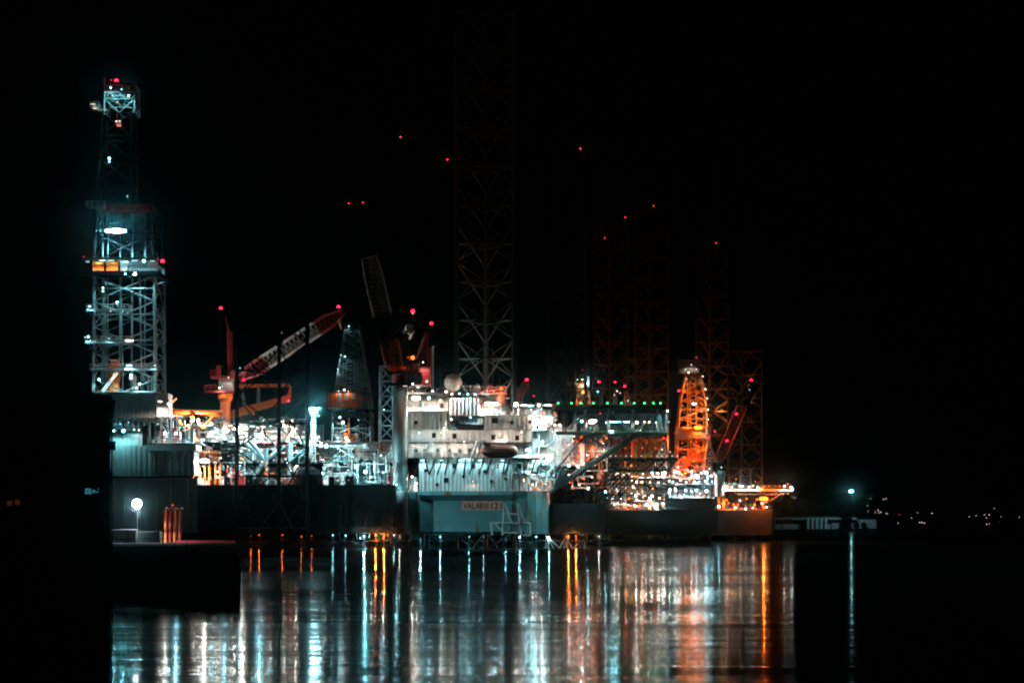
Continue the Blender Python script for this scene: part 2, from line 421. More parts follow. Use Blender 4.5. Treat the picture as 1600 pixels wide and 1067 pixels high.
MB().box(.005,.14,.0,.3,10.3,11.0).build('junction_box', 'dark', r)
r['_o'] = (-24.2,120,0)
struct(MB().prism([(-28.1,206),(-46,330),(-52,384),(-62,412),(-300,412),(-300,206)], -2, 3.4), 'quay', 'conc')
struct(MB().box(-300,-28.3,206.1,207,3.4,3.65), 'quay_kerb', 'conc')
# quay clutter
qm = mast(214, 787, 398, 3.4, 'quay lamp mast with a dazzling white floodlight beside the cladded rig wall', 12000, 1.9, 'search', 'white')
mb = MB(); pts = [(-92,300,3.4),(-70,300,3.4),(-50,318,3.4),(-48,372,3.4)]
f = thing('quay_fence', (-70,300,3.4), 'thin wire fence along the dark quay below the bright floodlight', 'fence')
mb.rail(pts, 1.7, 2.2, .05).build('rails', 'dark', f)
f = thing('quay_railing', (-50,212,3.4), 'low tube railing at the front of the dark quay', 'railing')
MB().rail([(-75,214,3.4),(-30,214,3.4)], 1.1, 5, .05).build('rails', 'dark', f)
def car(x, y, rz, m, label):
    c_ = thing('parked_car', (x,y,3.4), label, 'car', 'cars parked on the quay')
    c_.rotation_euler = (0,0,rz); c_['_o'] = (0,0,0)
    MB().prismx([(-2.1,.3),(-2.1,.75),(-1.9,.85),(-1.1,.9),(1.9,.9),(2.1,.75),(2.1,.3)], -.85, .85).build('body', m, c_)
    MB().add([(-.8,-1.1,.9),(.8,-1.1,.9),(.8,1.7,.9),(-.8,1.7,.9),(-.65,-.4,1.42),(.65,-.4,1.42),(.65,1.2,1.42),(-.65,1.2,1.42)],
         [(4,5,6,7),(0,1,5,4),(1,2,6,5),(2,3,7,6),(3,0,4,7)]).build('cabin', 'glass', c_)
    for a in (-.82,.82):
        for b_ in (-1.3,1.3): MB().lathe((a,b_,.32), [(.2,-.1),(.32,-.09),(.32,.09),(.2,.1)], 12, 'x').build('wheel', 'black', c_)
car(-84, 372, R(80), 'white', 'white car parked on the quay left of the floodlight mast')
car(-78, 374, R(95), 'grey', 'grey car parked on the quay under the floodlight')
car(-73.5, 360, R(20), 'red', 'red car parked on the quay in front of the floodlight mast')
for px, y, z, m, lab, ln in ((190,390,2.6,'white','white container on the quay under the floodlight',6.),(232,394,2.2,'teal','blue grey container on the quay right of the floodlight mast',5.)):
    x = X(px,y); cr = thing('shipping_container', (x,y,3.4), lab, 'container', 'containers on the quay')
    MB().corr(x-ln/2, x+ln/2, y-1.2, 3.5, 3.4+z, .4, .06, 2.2).build('box', m, cr)
    MB().box(x-ln/2-.03,x+ln/2+.03,y-1.24,y+1.2,3.4+z,3.5+z).build('roof', m, cr)
kb = solo(MB().prism([(X(272,402),402),(X(366,402),402.),(X(366,402),402.5),(X(272,402),402.5)], 3.4, 3.85), 'red_glow_beam', 'red', 'low barrier beam on the quay under the dark hull, its red standing for a red glow', 'barrier')  # red light along the kerb put into the beam's paint
for i, px in enumerate((258.5,265.5,273,280.5)):
    D = 405; x = X(px,D); m_ = ('orange','red','orange','red')[i]
    zt = Z(795,D); zb = 3.4
    mb = MB().tube((x,D,zb),(x,D,zt-.4),.26,8)
    mb.path([(x,D,zt-.4),(x+.1,D-.05,zt-.05),(x+.4,D-.1,zt+.1),(x+.65,D-.1,zt-.15)], .24, 8)
    solo(mb, 'gooseneck_pipe', m_, ['leftmost orange gooseneck pipe of the row on the quay','red gooseneck pipe second from the left in the quay row','bright orange gooseneck pipe second from the right in the quay row','rightmost red gooseneck pipe of the row on the quay'][i], 'pipe', 'gooseneck pipes on the quay')
wl = thing('work_lamp', W(270,786,404), 'small sodium work lamp hanging over the four gooseneck pipes', 'lamp')
lampat(wl, W(270,789,402), 'sod', 160, .4); MB().tube(W(270,788,402.3),(X(270,402),404.9,3.4),.06,5).build('post','dark',wl)

# low lamps on the far side of the basin, under and behind the hulls
i = 0
def quaylamp(px, D, z, col, P, s, lab):
    p = V((X(px,D), D, z)); r = thing('quay_lamp', (p.x, p.y+.6, 0), lab, 'lamp', 'low lamps on the quay behind the rigs')
    MB().tube((p.x,p.y+.6,-2),(p.x,p.y+.6,z+.6),.15,6).build('post', 'dark', r)
    lampat(r, p, col, P, s)
for px, D, z, col, P, s in ((392,600,3.2,'sod',380,.5),(405,610,3.4,'sod',520,.5),(441,605,3.4,'sod',420,.5),(471,600,3.,'sod',240,.5),(487,610,3.2,'sod',380,.5),
      (520,600,3.4,'teal',300,.5),(540,640,3,'cool',260,.5),(569,560,3.4,'cool',4200,.6),(587,585,3.6,'sod',13000,.7),(600,590,3.6,'sod',13000,.7),(616,600,3.4,'cool',500,.5),(624,640,3,'warm',800,.5),
      (657,560,3.2,'cool',1500,.5),(688,560,3.2,'cool',800,.5),(733,570,3.2,'teal',900,.5),(756,560,3.2,'cool',900,.5),(790,570,3.2,'cool',700,.5),(812,560,3.2,'cool',1600,.5),
      (838,570,3.2,'teal',900,.5),(858,560,3.2,'cool',1600,.5),(888,580,3.3,'sod',9000,.5),(900,585,3.3,'sod',12000,.6),(917,570,3.2,'cool',1400,.5),(936,580,3.2,'warm',700,.5)):
    quaylamp(px, D, z, col, P, s, {'sod':'low orange','teal':'low teal','cool':'low bluish white','warm':'low warm white'}[col]+' quay lamp seen just under the dark rig hulls')

# ------------------------------------------------------------------ jack-up legs
leg(713, 803, 20, 484, 'tall pale lattice leg rising behind the white accommodation block and dish antenna', 'leg', rc=.55, rb=.2, teeth=True, bay=60/F*484)
leg(370, 480, 330, 414, 'dark lattice leg standing in front of the brightly lit deck equipment', 'dark', rc=.42, rb=.17, bay=11.)
leg(855, 915, 245, 560, 'faint dark lattice leg behind the green lit helideck, with a red beacon on top', 'leg', bea=[(907,233)])
leg(928, 980, 352, 800, 'faint rusty lattice leg between the two small derricks, with two red beacons', 'rust', bea=[(945,372),(977,340)])
leg(975, 1019, 560, 785, 'short orange lit lattice leg standing behind the helideck truss', 'rust', rc=.4, bay=7)
leg(992, 1044, 330, 810, 'tall rust brown lattice leg left of the orange derrick', 'rust', bea=[(1021,322)])
leg(1088, 1138, 390, 800, 'tall brown lattice leg rising behind the orange derrick', 'rust', bea=[(1119,380)])
leg(1138, 1191, 548, 790, 'pale brown lattice leg beside the red crane over the right rig platform', 'leg')
leg(610, 668, 232, 540, 'unlit lattice leg behind the red crane with a red beacon at each upper corner', 'dark', bea=[(626,215),(699,250)])
leg(530, 580, 330, 640, 'unlit lattice leg above the wrapped derrick with a pair of red beacons', 'dark', bea=[(545,318),(567,317)])

# ------------------------------------------------------------------ deck equipment generator
def modules(root, x0, x1, bands, Dn, Df, mats, seed, wmin=9, wmax=26, skip=.15, names=('machinery_module','equipment_cabinet','pipe_frame','storage_tank')):
    rn = random.Random(seed)
    for (ya, yb) in bands:
        x = x0
        while x < x1-4:
            wd = rn.uniform(wmin, wmax); xe = min(x+wd, x1)
            if rn.random() > skip:
                D = rn.uniform(Dn, Df); h = yb-ya; top = ya+rn.uniform(0, .45)*h
                a, b_ = X(x,D), X(xe-1,D); z0, z1 = Z(yb,D), Z(top,D); m = rn.choice(mats); t = rn.random()
                if b_-a < .4: x = xe; continue
                if t < .38:
                    mb = MB().corr(a, b_, D, z0, z1, rn.choice((.5,.9,1.4)), .1, rn.uniform(1.5,3)); mb.box(a-.06,b_+.06,D-.06,D+2.,z1,z1+.12)
                    mb.build('machinery_module', m, root)
                elif t < .55:
                    mb = MB(); n_ = rn.randint(2,4); ww = (b_-a)/n_
                    for k in range(n_):
                        zz = z0+(z1-z0)*rn.uniform(.5,1); mb.cham(a+k*ww+.05, a+(k+1)*ww-.05, D+rn.uniform(0,.5), D+1.6, z0, zz, .12)
                    mb.build('equipment_cabinet', m, root)
                elif t < .72:
                    if b_-a > (z1-z0)*1.2: rr = (z1-z0)*.32; mb = MB().lathe(((a),D+rr,z0+rr+.3), [(rr*.5,0),(rr,.3),(rr,b_-a-.3),(rr*.5,b_-a)], 12, 'x')
                    else: rr = (b_-a)*.45; mb = MB().lathe(((a+b_)/2,D+rr,z0), [(rr,0),(rr,(z1-z0)*.9),(rr*.6,z1-z0)], 12)
                    for k in (.2,.8): mb.box(a+(b_-a)*k-.1, a+(b_-a)*k+.1, D+.1, D+.5, z0, z0+.5)
                    mb.build('storage_tank', m, root)
                else:
                    mb = MB(); n_ = rn.randint(3,6)
                    for k in range(n_):
                        xx = a+(b_-a)*k/(n_-1); mb.tube((xx,D+rn.uniform(0,.8),z0),(xx,D+rn.uniform(0,.8),z1), rn.uniform(.07,.2), 6)
                    for k in range(rn.randint(2,4)):
                        zz = z0+(z1-z0)*rn.uniform(.15,1); mb.tube((a,D+.4,zz),(b_,D+.4,zz), rn.uniform(.06,.16), 6)
                    mb.tube((a,D+.2,z0),(b_,D+.2,z1),.09,5)
                    mb.build('pipe_frame', m, root)
            x = xe

def tangle(root, x0, x1, y0, y1, D0, D1, n, mats, seed, rmax=.2, lampcols=(), nl=0, P=70, s=.5):
    rn = random.Random(seed)
    for i in range(n):
        mb = MB(); D = rn.uniform(D0, D1); p = W(rn.uniform(x0,x1), rn.uniform(y0,y1), D); r0 = rn.uniform(.06, rmax)
        sc = D/445.
        for k in range(rn.randint(3,6)):
            q = p.copy(); t = rn.random(); ln = rn.uniform(.8,4.2)*sc*rn.choice((-1,1))
            if t < .42: q.z += ln
            elif t < .8: q.x += ln*1.3
            elif t < .9: q.y += abs(ln)*.5
            else: q.x += ln; q.z += abs(ln)*.7
            q.z = min(max(q.z, Z(y1,D)), Z(y0,D)); q.x = min(max(q.x, X(x0,D)), X(x1,D)); q.y = min(max(q.y, D0-.5), D1)
            if (q-p).length < .3: continue
            mb.tube(p, q, r0, 6)
            if rn.random() < .5: mb.lathe(q, [(r0*1.2,-r0*1.8),(r0*1.9,-r0),(r0*1.9,r0),(r0*1.2,r0*1.8)], 8, rn.choice('xyz'))
            if rn.random() < .25: mb.cham(q.x-r0*3, q.x+r0*3, q.y-r0*2, q.y+r0*2, q.z-r0*3, q.z+r0*4, r0*.8)
            p = q
        if mb.v: mb.build('pipework', rn.choice(mats), root)
    for i in range(nl):
        lamp(root, rn.uniform(x0,x1), rn.uniform(y0,y1), D0-.8, rn.choice(lampcols), rn.choice((30,60,110,200))*P//70, s*rn.uniform(.6,1.3), rn.choice(('flood','flood','strip')), name='work_lamp')

def deckslab(root, x0, x1, y, D0, D1, th=.35, m='dark', name='platform', rail=True, rm='steel'):
    z = Z(y, D0); o = MB().box(X(x0,D0), X(x1,D0), D0, D1, z-th, z).build(name, m, root)
    if rail: MB().rail([(X(x0,D0)+.05,D0+.06,z),(X(x1,D0)-.05,D0+.06,z)], 1.1, 1.9, .045).build('railing', rm, o)
    return o

# ================================================================== RIG A (left, wrapped dark hull)
D = 430
A = thing('jack_up_rig', (-60, 455, 5), 'left jack-up rig with a long black hull and a brightly lit crowded deck', 'drilling rig', 'jack-up rigs in the harbour')
MB().prism([(X(308,D),D),(X(614,D),D),(X(614,D)+1,D+44),(-95,D+50),(X(308,D)-1.,D+50)], Z(833,D), Z(757,D)).build('hull', 'hull', A)
mb = MB().prism([(-100,D+3),(X(276,D),D+3),(X(276,D),D+1),(X(307.5,D),D+1),(X(307.5,D),D+40),(-100,D+40)], Z(832,D), Z(746,D))
for px in (190,214,240,262,292): mb.box(X(px,D)-.12,X(px,D)+.12,D+.7 if px > 276 else D+2.7,D+3.2,Z(830,D),Z(747,D))
mb.build('lit_hull_end', 'clad', A)  # end of the dark hull, its floodlit tone put into a paler grey
mb = MB().corr(-96, X(242,D), D-1, Z(744,D), Z(696,D), 1.1, .12, 6); mb.build('cladded_wall', 'clad', A)
MB().corr(X(243,D), X(304,D), D-.4, Z(742,D), Z(704,D), 1.25, .25, 6).build('cladded_wall', 'clad', A)
MB().box(X(232,D), X(308,D), D-1.3, D+6, Z(704,D), Z(695,D)).build('deck_edge', 'clad', A)
MB().corr(-96, X(222,D), D+.3, Z(695.5,D), Z(674,D), 1.6, .1, 6).build('cladded_wall', 'clad', A)
MB().box(X(223,D),X(231,D),D-.6,D+1.5,Z(696,D),Z(665,D)).build('vent_duct', 'dark', A)
MB().cham(-97,X(246,D),D-1.6,D+1,Z(747,D),Z(744.3,D),.1).rail([(-96,D-1.5,Z(744.3,D)),(X(300,D),D-1.5,Z(744.3,D))],1.1,2.,.05).build('walkway', 'dark', A)
# derrick substructure box
MB().corr(-99, X(244,D+8), D+8, Z(650,D), Z(614,D), .9, .1, 14).build('substructure_wall', 'clad', A)
MB().corr(X(245,D+6), X(263,D+6), D+6, Z(646,D), Z(612,D), .8, .12, 5).build('side_cabin', 'grey', A)
mb = MB()
rn = random.Random(3)
for i in range(26):
    a = rn.uniform(175,300); yy = rn.uniform(650,672)
    mb.tube(W(a,yy,D+9), W(a+rn.uniform(-12,22),yy+rn.uniform(-4,8),D+9+rn.uniform(-2,2)), .14, 5)
for px in range(180,300,9): mb.tube(W(px,650,D+10), W(px,690,D+10), .22, 6)
mb.build('support_columns', 'teal', A)
deckslab(A, 236, 306, 692, D+1, D+16, rail=True)
modules(A, 242, 306, [(668,692)], D+6, D+12, ['grey','red','white','dark','teal','red'], 11, 5, 12, .2)
# main deck equipment
modules(A, 300, 478, [(652,688),(690,722),(723,757)], D+19, D+31, ['white','white','grey','grey','teal','steel','clad','orange'], 21, 9, 30, .06)
modules(A, 478, 612, [(694,722),(722,757)], D+17, D+33, ['white','grey','grey','teal','steel','clad'], 22, 8, 24, .12)
modules(A, 300, 612, [(738,757)], D+4, D+10, ['grey','teal','steel','dark','dark','white','red'], 23, 6, 16, .3)
modules(A, 310, 500, [(700,722)], D+8, D+13, ['dark','teal','dark','steel','grey'], 24, 8, 22, .55)
MB().corr(X(320,D+33), X(505,D+33), D+33, Z(757,D+33), Z(664,D+33), 1.6, .15, 1).build('module_wall', 'teal', A)
MB().corr(X(480,D+34), X(612,D+34), D+34, Z(757,D+34), Z(690,D+34), 1.6, .15, 1).build('module_wall', 'clad', A)
deckslab(A, 312, 500, 690, D+12, D+30, .5); deckslab(A, 300, 500, 723, D+10, D+30, .5); deckslab(A, 500, 612, 722, D+16, D+32, .4)
MB().rail([(X(308,D),D+.3,Z(757,D)),(X(612,D),D+.3,Z(757,D))], 2.2, 3.2, .06).build('bulwark_rail', 'dark', A)
mb = MB()
for px, py in ((0,0),): pass
for a, b_ in (((392,690),(414,719)),((414,719),(444,697)),((414,719),(398,742)),((414,719),(380,690)),((416,700),(416,757)),((452,690),(452,757)),((398,742),(370,757))): mb.tube(W(*a,D+9), W(*b_,D+9), .42, 8)
mb.build('brace_frame', 'teal', A)
for i in range(30):
    a = rn.uniform(305,608); y0 = rn.uniform(700,740); MB().tube(W(a,y0,D+12), W(a,757,D+12), rn.uniform(.06,.2), 6).lathe(W(a,y0,D+12), [(.1,-.2),(.3,-.1),(.3,.1),(.1,.2)], 8).build('vent_pipe', 'steel', A)
# black silhouettes along the deck edge
mb = MB().lathe(W(482,757,D+3), [(2.8,-.2),(2.8,2.2),(2.2,3.3),(1.,3.9)], 16); mb.build('mooring_winch', 'black', A)
mb = MB()
for px in range(478,505,4):
    MB().tube(W(px,757,D+4), W(px,727,D+4), .28, 8).lathe(W(px,725,D+4), [(.2,-.5),(.5,-.2),(.5,.2),(.2,.5)], 8).build('vent_pipe', 'dark', A)
for px, py in ((350,697),(362,697),(348,708),(361,707),(352,718),(340,700),(355,716)):
    p = W(px,py,D+8); MB().lathe((p.x-1.1,p.y,p.z), [(.4,0),(.85,.1),(.85,.35),(.55,.4),(.55,1.7),(.85,1.8),(.85,2.05),(.4,2.2)], 12, 'x').build('hose_reel', 'black', A)
# orange lattice beams beside the crane
mb = MB()
lattice(mb, mb, [W(266,640,D+14),W(266,648,D+14),W(266,648,D+16)], [W(347,642,D+14),W(347,650,D+14),W(347,650,D+16)], 9, .2, .1, 'z')
mb.tube(W(264,643,D+13.6), W(348,645,D+13.6), .5, 8)
for a, b_ in (((300,650),(318,668)),((335,650),(318,668)),((272,644),(284,664)),((288,668),(302,690)),((292,664),(307,688))): mb.tube(W(*a,D+13), W(*b_,D+13), .38, 6)
mb.tube(W(262,634,D+13), W(276,622,D+13), .25, 6).box(X(255,D+13),X(270,D+13),D+13,D+15,Z(646,D+13),Z(637,D+13))
mb.build('pipe_conveyor', 'orange', A)
lamps(A, D+13, [(178,673,'teal',420,1.3,'flood',D-2),(193,673,'teal',420,1.3,'flood',D-2),(210,671,'teal',150,.6,'flood',D-1),(217,672,'warm',90,.6,'flood',D-1),(201,660,'teal',60,.5,'flood',D+6),
 (188,662,'teal',60,.5,'flood',D+6),(250,627,'warm',500,.9,'strip',D+4),(263,631,'cool',400,.7,'flood',D+4),(265,634,'warm',150,.5,'flood',D+4),(258,677,'warm',1500,1.2,'flood',D+4),(275,677,'cool',1900,1.3,'flood',D+4),
 (303,658,'warm',2600,1.3,'bank',443,1),(310,656,'warm',900,1.),(329,661,'cool',900,1.),(332,674,'cool',260,.8,'strip'),(351,669,'cool',1800,1.2),(360,665,'warm',300,.8,'strip'),(366,670,'warm',1000,1.),(380,669,'warm',3200,1.5),
 (394,666,'cool',500,1.,'strip'),(402,668,'warm',400,.8,'strip'),(413,667,'warm',500,.9,'strip'),(423,665,'cool',300,.7),(444,665,'warm',2400,1.3,'bank',443,1),(462,670,'warm',800,1.),(438,637,'warm',1100,1.2),(436,643,'warm',300,.6),
 (405,680,'cool',3000,1.5),(378,683,'warm',250,.8,'strip'),(377,704,'warm',700,1.),(388,710,'cool',600,.8),(381,719,'cool',500,.8),(359,726,'warm',700,1.,'strip'),(375,727,'cool',400,.7),(339,683,'warm',800,1.),(334,689,'warm',700,1.,'strip'),
 (318,687,'cool',200,.7),(314,686,'warm',160,.6),(320,720,'warm',3200,1.5,'bank',D+6),(343,729,'sod',300,.8),(340,737,'warm',250,.6),(443,722,'warm',400,.9,'strip'),(449,722,'cool',300,.7),(463,706,'warm',700,.9),(464,728,'warm',900,1.),
 (433,743,'cool',800,1.1,'strip'),(379,741,'cool',150,.6),(487,679,'warm',600,.9),(492,678,'warm',600,.9),(498,682,'cool',500,.8),(501,693,'warm',1100,1.2),(494,695,'warm',300,.7),(503,739,'cool',1100,1.1),
 (565,721,'cool',1100,1.),(579,721,'cool',1600,1.2),(586,722,'cool',600,.8),(571,737,'teal',2000,1.3),(580,745,'warm',300,.6),(547,748,'red',120,.6),(530,748,'red',90,.5),(508,752,'warm',200,.6),(602,750,'warm',300,.6),(599,738,'cool',300,.6),
 (305,742,'warm',250,.6),(356,748,'warm',200,.6),(396,735,'cool',200,.6),(420,752,'cool',160,.5),(474,752,'cool',160,.5),(327,752,'warm',200,.5)], 1.5)
stm = thing('light_tower', W(490,757,D-3), 'slender deck light tower with a dazzling star-like floodlight beside the wrapped derrick', 'light tower')
mb = MB(); lattice(mb, mb, [W(487,757,D+6),W(493,757,D+6),W(493,757,D+7),W(487,757,D+7)], [W(488,640,D+6),W(492,640,D+6),W(492,640,D+6.7),W(488,640,D+6.7)], 12, .12, .06, 'z'); mb.build('tower_frame', 'steel', stm)
MB().tube(W(480,638,D+6), W(501,638,D+6), .12, 5).build('cross_arm', 'steel', stm)
lamp(stm,490,642,D+4,'cool',16000,1.5,'search'); lamp(stm,483,639,D+4,'cool',800,1.); lamp(stm,498,638,D+4,'cool',800,1.)
# orange lifeboats on the deck
def capsule_boat(px0, px1, py0, py1, D, m, label, group=None, cat='lifeboat'):
    a, b_ = X(px0,D), X(px1,D); z0, z1 = Z(py1,D), Z(py0,D); L_ = b_-a; h = z1-z0; cx = (a+b_)/2
    r = thing('lifeboat', (cx, D+h*.5, z0), label, cat, group)
    vs = []; fs = []; n = 14; st = [(-.5,.05,.45),(-.46,.55,.3),(-.38,.85,.12),(-.2,1,.02),(.1,1,0),(.35,.95,.06),(.45,.7,.18),(.5,.12,.4)]
    for t, k, lift in st:
        for i in range(n):
            an = 2*math.pi*i/n; y = math.cos(an)*.5*h*.85*k; z = math.sin(an)
            zz = (.62*z*k if z > 0 else .38*z*k)*h*.75+h*.42+lift*h*.3*(1 if z < 0 else .2)
            vs.append((cx+t*L_, D+h*.5+y, z0+zz))
    for k in range(len(st)-1):
        for i in range(n): fs.append((k*n+i, k*n+(i+1)%n, (k+1)*n+(i+1)%n, (k+1)*n+i))
    fs.append(tuple(range(n-1,-1,-1))); fs.append(tuple(range((len(st)-1)*n, len(st)*n)))
    MB().add(vs, fs).build('hull', m, r, True)
    MB().box(cx-L_*.42, cx+L_*.4, D+h*.02, D+h*.98, z0+h*.36, z0+h*.44).build('rubbing_strake', 'black', r)
    MB().cham(cx-L_*.42, cx-L_*.2, D+h*.25, D+h*.75, z0+h*.75, z0+h*1.0, .2).build('steering_hatch', m, r)
    return r
capsule_boat(301, 322, 702, 714, D+7, 'orange', 'orange enclosed lifeboat on the left of the pair on the lit deck', 'lifeboats on the left rig')
capsule_boat(324, 346, 702, 714, D+7, 'orange', 'orange enclosed lifeboat on the right of the pair beside the black hose reels', 'lifeboats on the left rig')
mb = MB()
for px in (303,312,320,327,336,344): mb.tube(W(px,714,D+7.5), W(px,757,D+7.5), .14, 6)
for a, b_ in (((303,720),(320,714)),((327,720),(344,714)),((303,714),(300,735))): mb.tube(W(*a,D+7), W(*b_,D+7), .2, 6)
mb.build('boat_cradle', 'orange', A)

# derrick A
DD = 446
dk = thing('drilling_derrick', W(192,612,DD), 'tall drilling derrick at the far left with teal lit platforms and an orange windbreak', 'derrick', 'drilling derricks of the rigs')
def sq(px0, px1, py, D0, D1): return [W(px0,py,D0), W(px1,py,D0), V((X(px1,D0),D1,Z(py,D0))), V((X(px0,D0),D1,Z(py,D0)))]
ch = MB(); brc = MB()
lattice(ch, brc, sq(146,243,612,DD,DD+12), sq(147,241,410,DD,DD+12), 5, .38, .17, 'd')
md_ = MB(); lattice(md_, md_, sq(147,241,410,DD,DD+12), sq(150,236,318,DD+.4,DD+11.6), 2, .34, .15, 'x'); md_.build('shaded_middle_frame', 'dark', dk)  # darker steel than the frame below, shade put into the colour
up_ = MB(); lattice(up_, up_, sq(150,204,318,DD+.4,DD+9), sq(160,206,176,DD+2,DD+8), 4, .28, .13, 'x'); up_.build('shaded_upper_frame', 'dark', dk)  # unlit upper derrick, its darkness put into the steel colour
ch.build('corner_posts', 'teal', dk); brc.build('bracing', 'teal', dk)
mb = MB()
for px in (160,168,187,206,226): mb.tube(W(px,610,DD+3+px%4), W(px+1,330,DD+3+px%4), .13+.05*(px%3), 6)
for px in (166,192,222): mb.tube(W(px,610,DD+2.5), W(px-4,420,DD+2.5), .2, 6)
mb.build('standpipes', 'teal', dk)
mb = MB()
lattice(mb, mb, sq(163,210,176,DD+2,DD+8), sq(162,211,133,DD+2,DD+8), 1, .2, .12, 'd')
lattice(mb, mb, sq(163,210,155,DD+1.8,DD+8.2), sq(163,210,134,DD+1.8,DD+8.2), 2, .16, .1, 'x')
mb.tube(W(163,180,DD+1.5), W(163,121,DD+1.5), .14, 5)
for i in range(16): mb.tube(W(rn.uniform(164,209),rn.uniform(136,176),DD+4), W(rn.uniform(164,209),rn.uniform(136,176),DD+4), .1, 5)
mb.build('crown_block', 'teal', dk)
mb = MB().cham(X(141,DD),X(154,DD),DD+2,DD+4,Z(168,DD),Z(160,DD),.2).rail([W(140,168,DD+1.8),W(155,168,DD+1.8)],1.2,.8,.05).box(X(150,DD),X(164,DD),DD+2,DD+4,Z(170,DD),Z(168.4,DD))
mb.build('crown_platform', 'grey', dk)
MB().box(X(180,DD),X(187,DD),DD+1.5,DD+3,Z(196,DD),Z(186,DD)).tube(W(183,185,DD+2),W(183,176,DD+2),.1,5).build('travelling_block', 'red', dk)
def ring(x0,x1,y,Dn,Df,name='platform',hh=1.2,rm='white'):
    z = Z(y,Dn); a, b_ = X(x0,Dn), X(x1,Dn)
    o = MB().box(a,b_,Dn,Df,z-.3,z).build(name, 'teal', dk)
    MB().rail([(a+.05,Df-.1,z),(a+.05,Dn+.06,z),(b_-.05,Dn+.06,z),(b_-.05,Df-.1,z)], hh, 1.1, .06).build('railing', rm, o)
    mb = MB()
    k = a+.8
    while k < b_-.5: MB().tube((k,Dn+.3,z-.3),(k,Dn+1.8,z-1.5),.08,4).build('bracket', 'teal', o); k += 2.2
    return o
ring(134,202,484,DD-2.5,DD-.6); ring(133,206,534,DD-2.5,DD-.6); ring(134,163,323,DD-2.,DD-.2); ring(140,245,576,DD-.8,DD+1.,'platform',1.1,'steel')
# racking board with wind wall
MB().box(X(131,DD),X(252,DD),DD-3,DD+10,Z(430,DD)-.3,Z(426,DD)).build('racking_board', 'dark', dk)
MB().box(X(133,DD),X(250,DD),DD-2.9,DD-2.0,Z(408,DD),Z(404.5,DD)).build('windbreak_roof', 'grey', dk)
for a_, b_ in ((147,163.5),(168,186)): MB().corr(X(a_,DD),X(b_,DD),DD-1.2,Z(424,DD),Z(410,DD),.35,.1,.1).build('wind_wall', 'orange', dk)
for a_, b_ in ((164,167.5),(186.5,189.5)): MB().box(X(a_,DD),X(b_,DD),DD-1.4,DD-1.0,Z(426,DD),Z(408.5,DD)).build('wall_post', 'dark', dk)
MB().corr(X(190,DD),X(201,DD),DD-1.2,Z(426,DD),Z(409,DD),.3,.1,.1).build('wind_wall', 'white', dk)
MB().corr(X(203,DD),X(248,DD),DD-1.1,Z(426,DD),Z(409,DD),.5,.15,.1).build('wind_wall', 'clad', dk)
MB().rail([(X(133,DD),DD-2.9,Z(426,DD)),(X(250,DD),DD-2.9,Z(426,DD))],1.2,.55,.05).build('railing', 'dark', dk)
MB().cham(X(150,DD),X(236,DD),DD+.2,DD+6,Z(327,DD),Z(319,DD),.2).build('upper_beam', 'red', dk)
# drill floor machines
mb = MB().lathe(W(177,612,DD+3), [(1.5,0),(1.5,4.2),(1.0,4.6),(1.0,5.4)], 10)
mb.prismx([(DD+2,Z(592,DD)),(DD+4,Z(592,DD)),(DD+4,Z(566,DD)),(DD+3,Z(560,DD)),(DD+2,Z(566,DD))], X(170,DD), X(182,DD)); mb.build('top_drive', 'orange', dk)
MB().tube(W(160,612,DD-.5),W(183,582,DD-.5),.38,6).build('mouse_hole_ramp', 'white', dk)
MB().corr(X(205,DD+5),X(240,DD+5),DD+5,Z(612,DD),Z(584,DD),.8,.1,2).build('driller_cabin', 'white', dk)
MB().cham(X(215,DD+3),X(222,DD+3),DD+2.6,DD+4,Z(612,DD),Z(598,DD),.3).build('pump_cabinet', 'white', dk)
MB().box(X(148,DD+6),X(166,DD+6),DD+5,DD+8,Z(612,DD),Z(600,DD)).build('tool_rack', 'red', dk)
mb = MB()
for i in range(14):
    a = rn.uniform(150,238); mb.tube(W(a,612,DD+2+rn.uniform(0,4)), W(a+rn.uniform(-3,3),rn.uniform(570,600),DD+4), .15, 5)
mb.build('hoses', 'dark', dk)
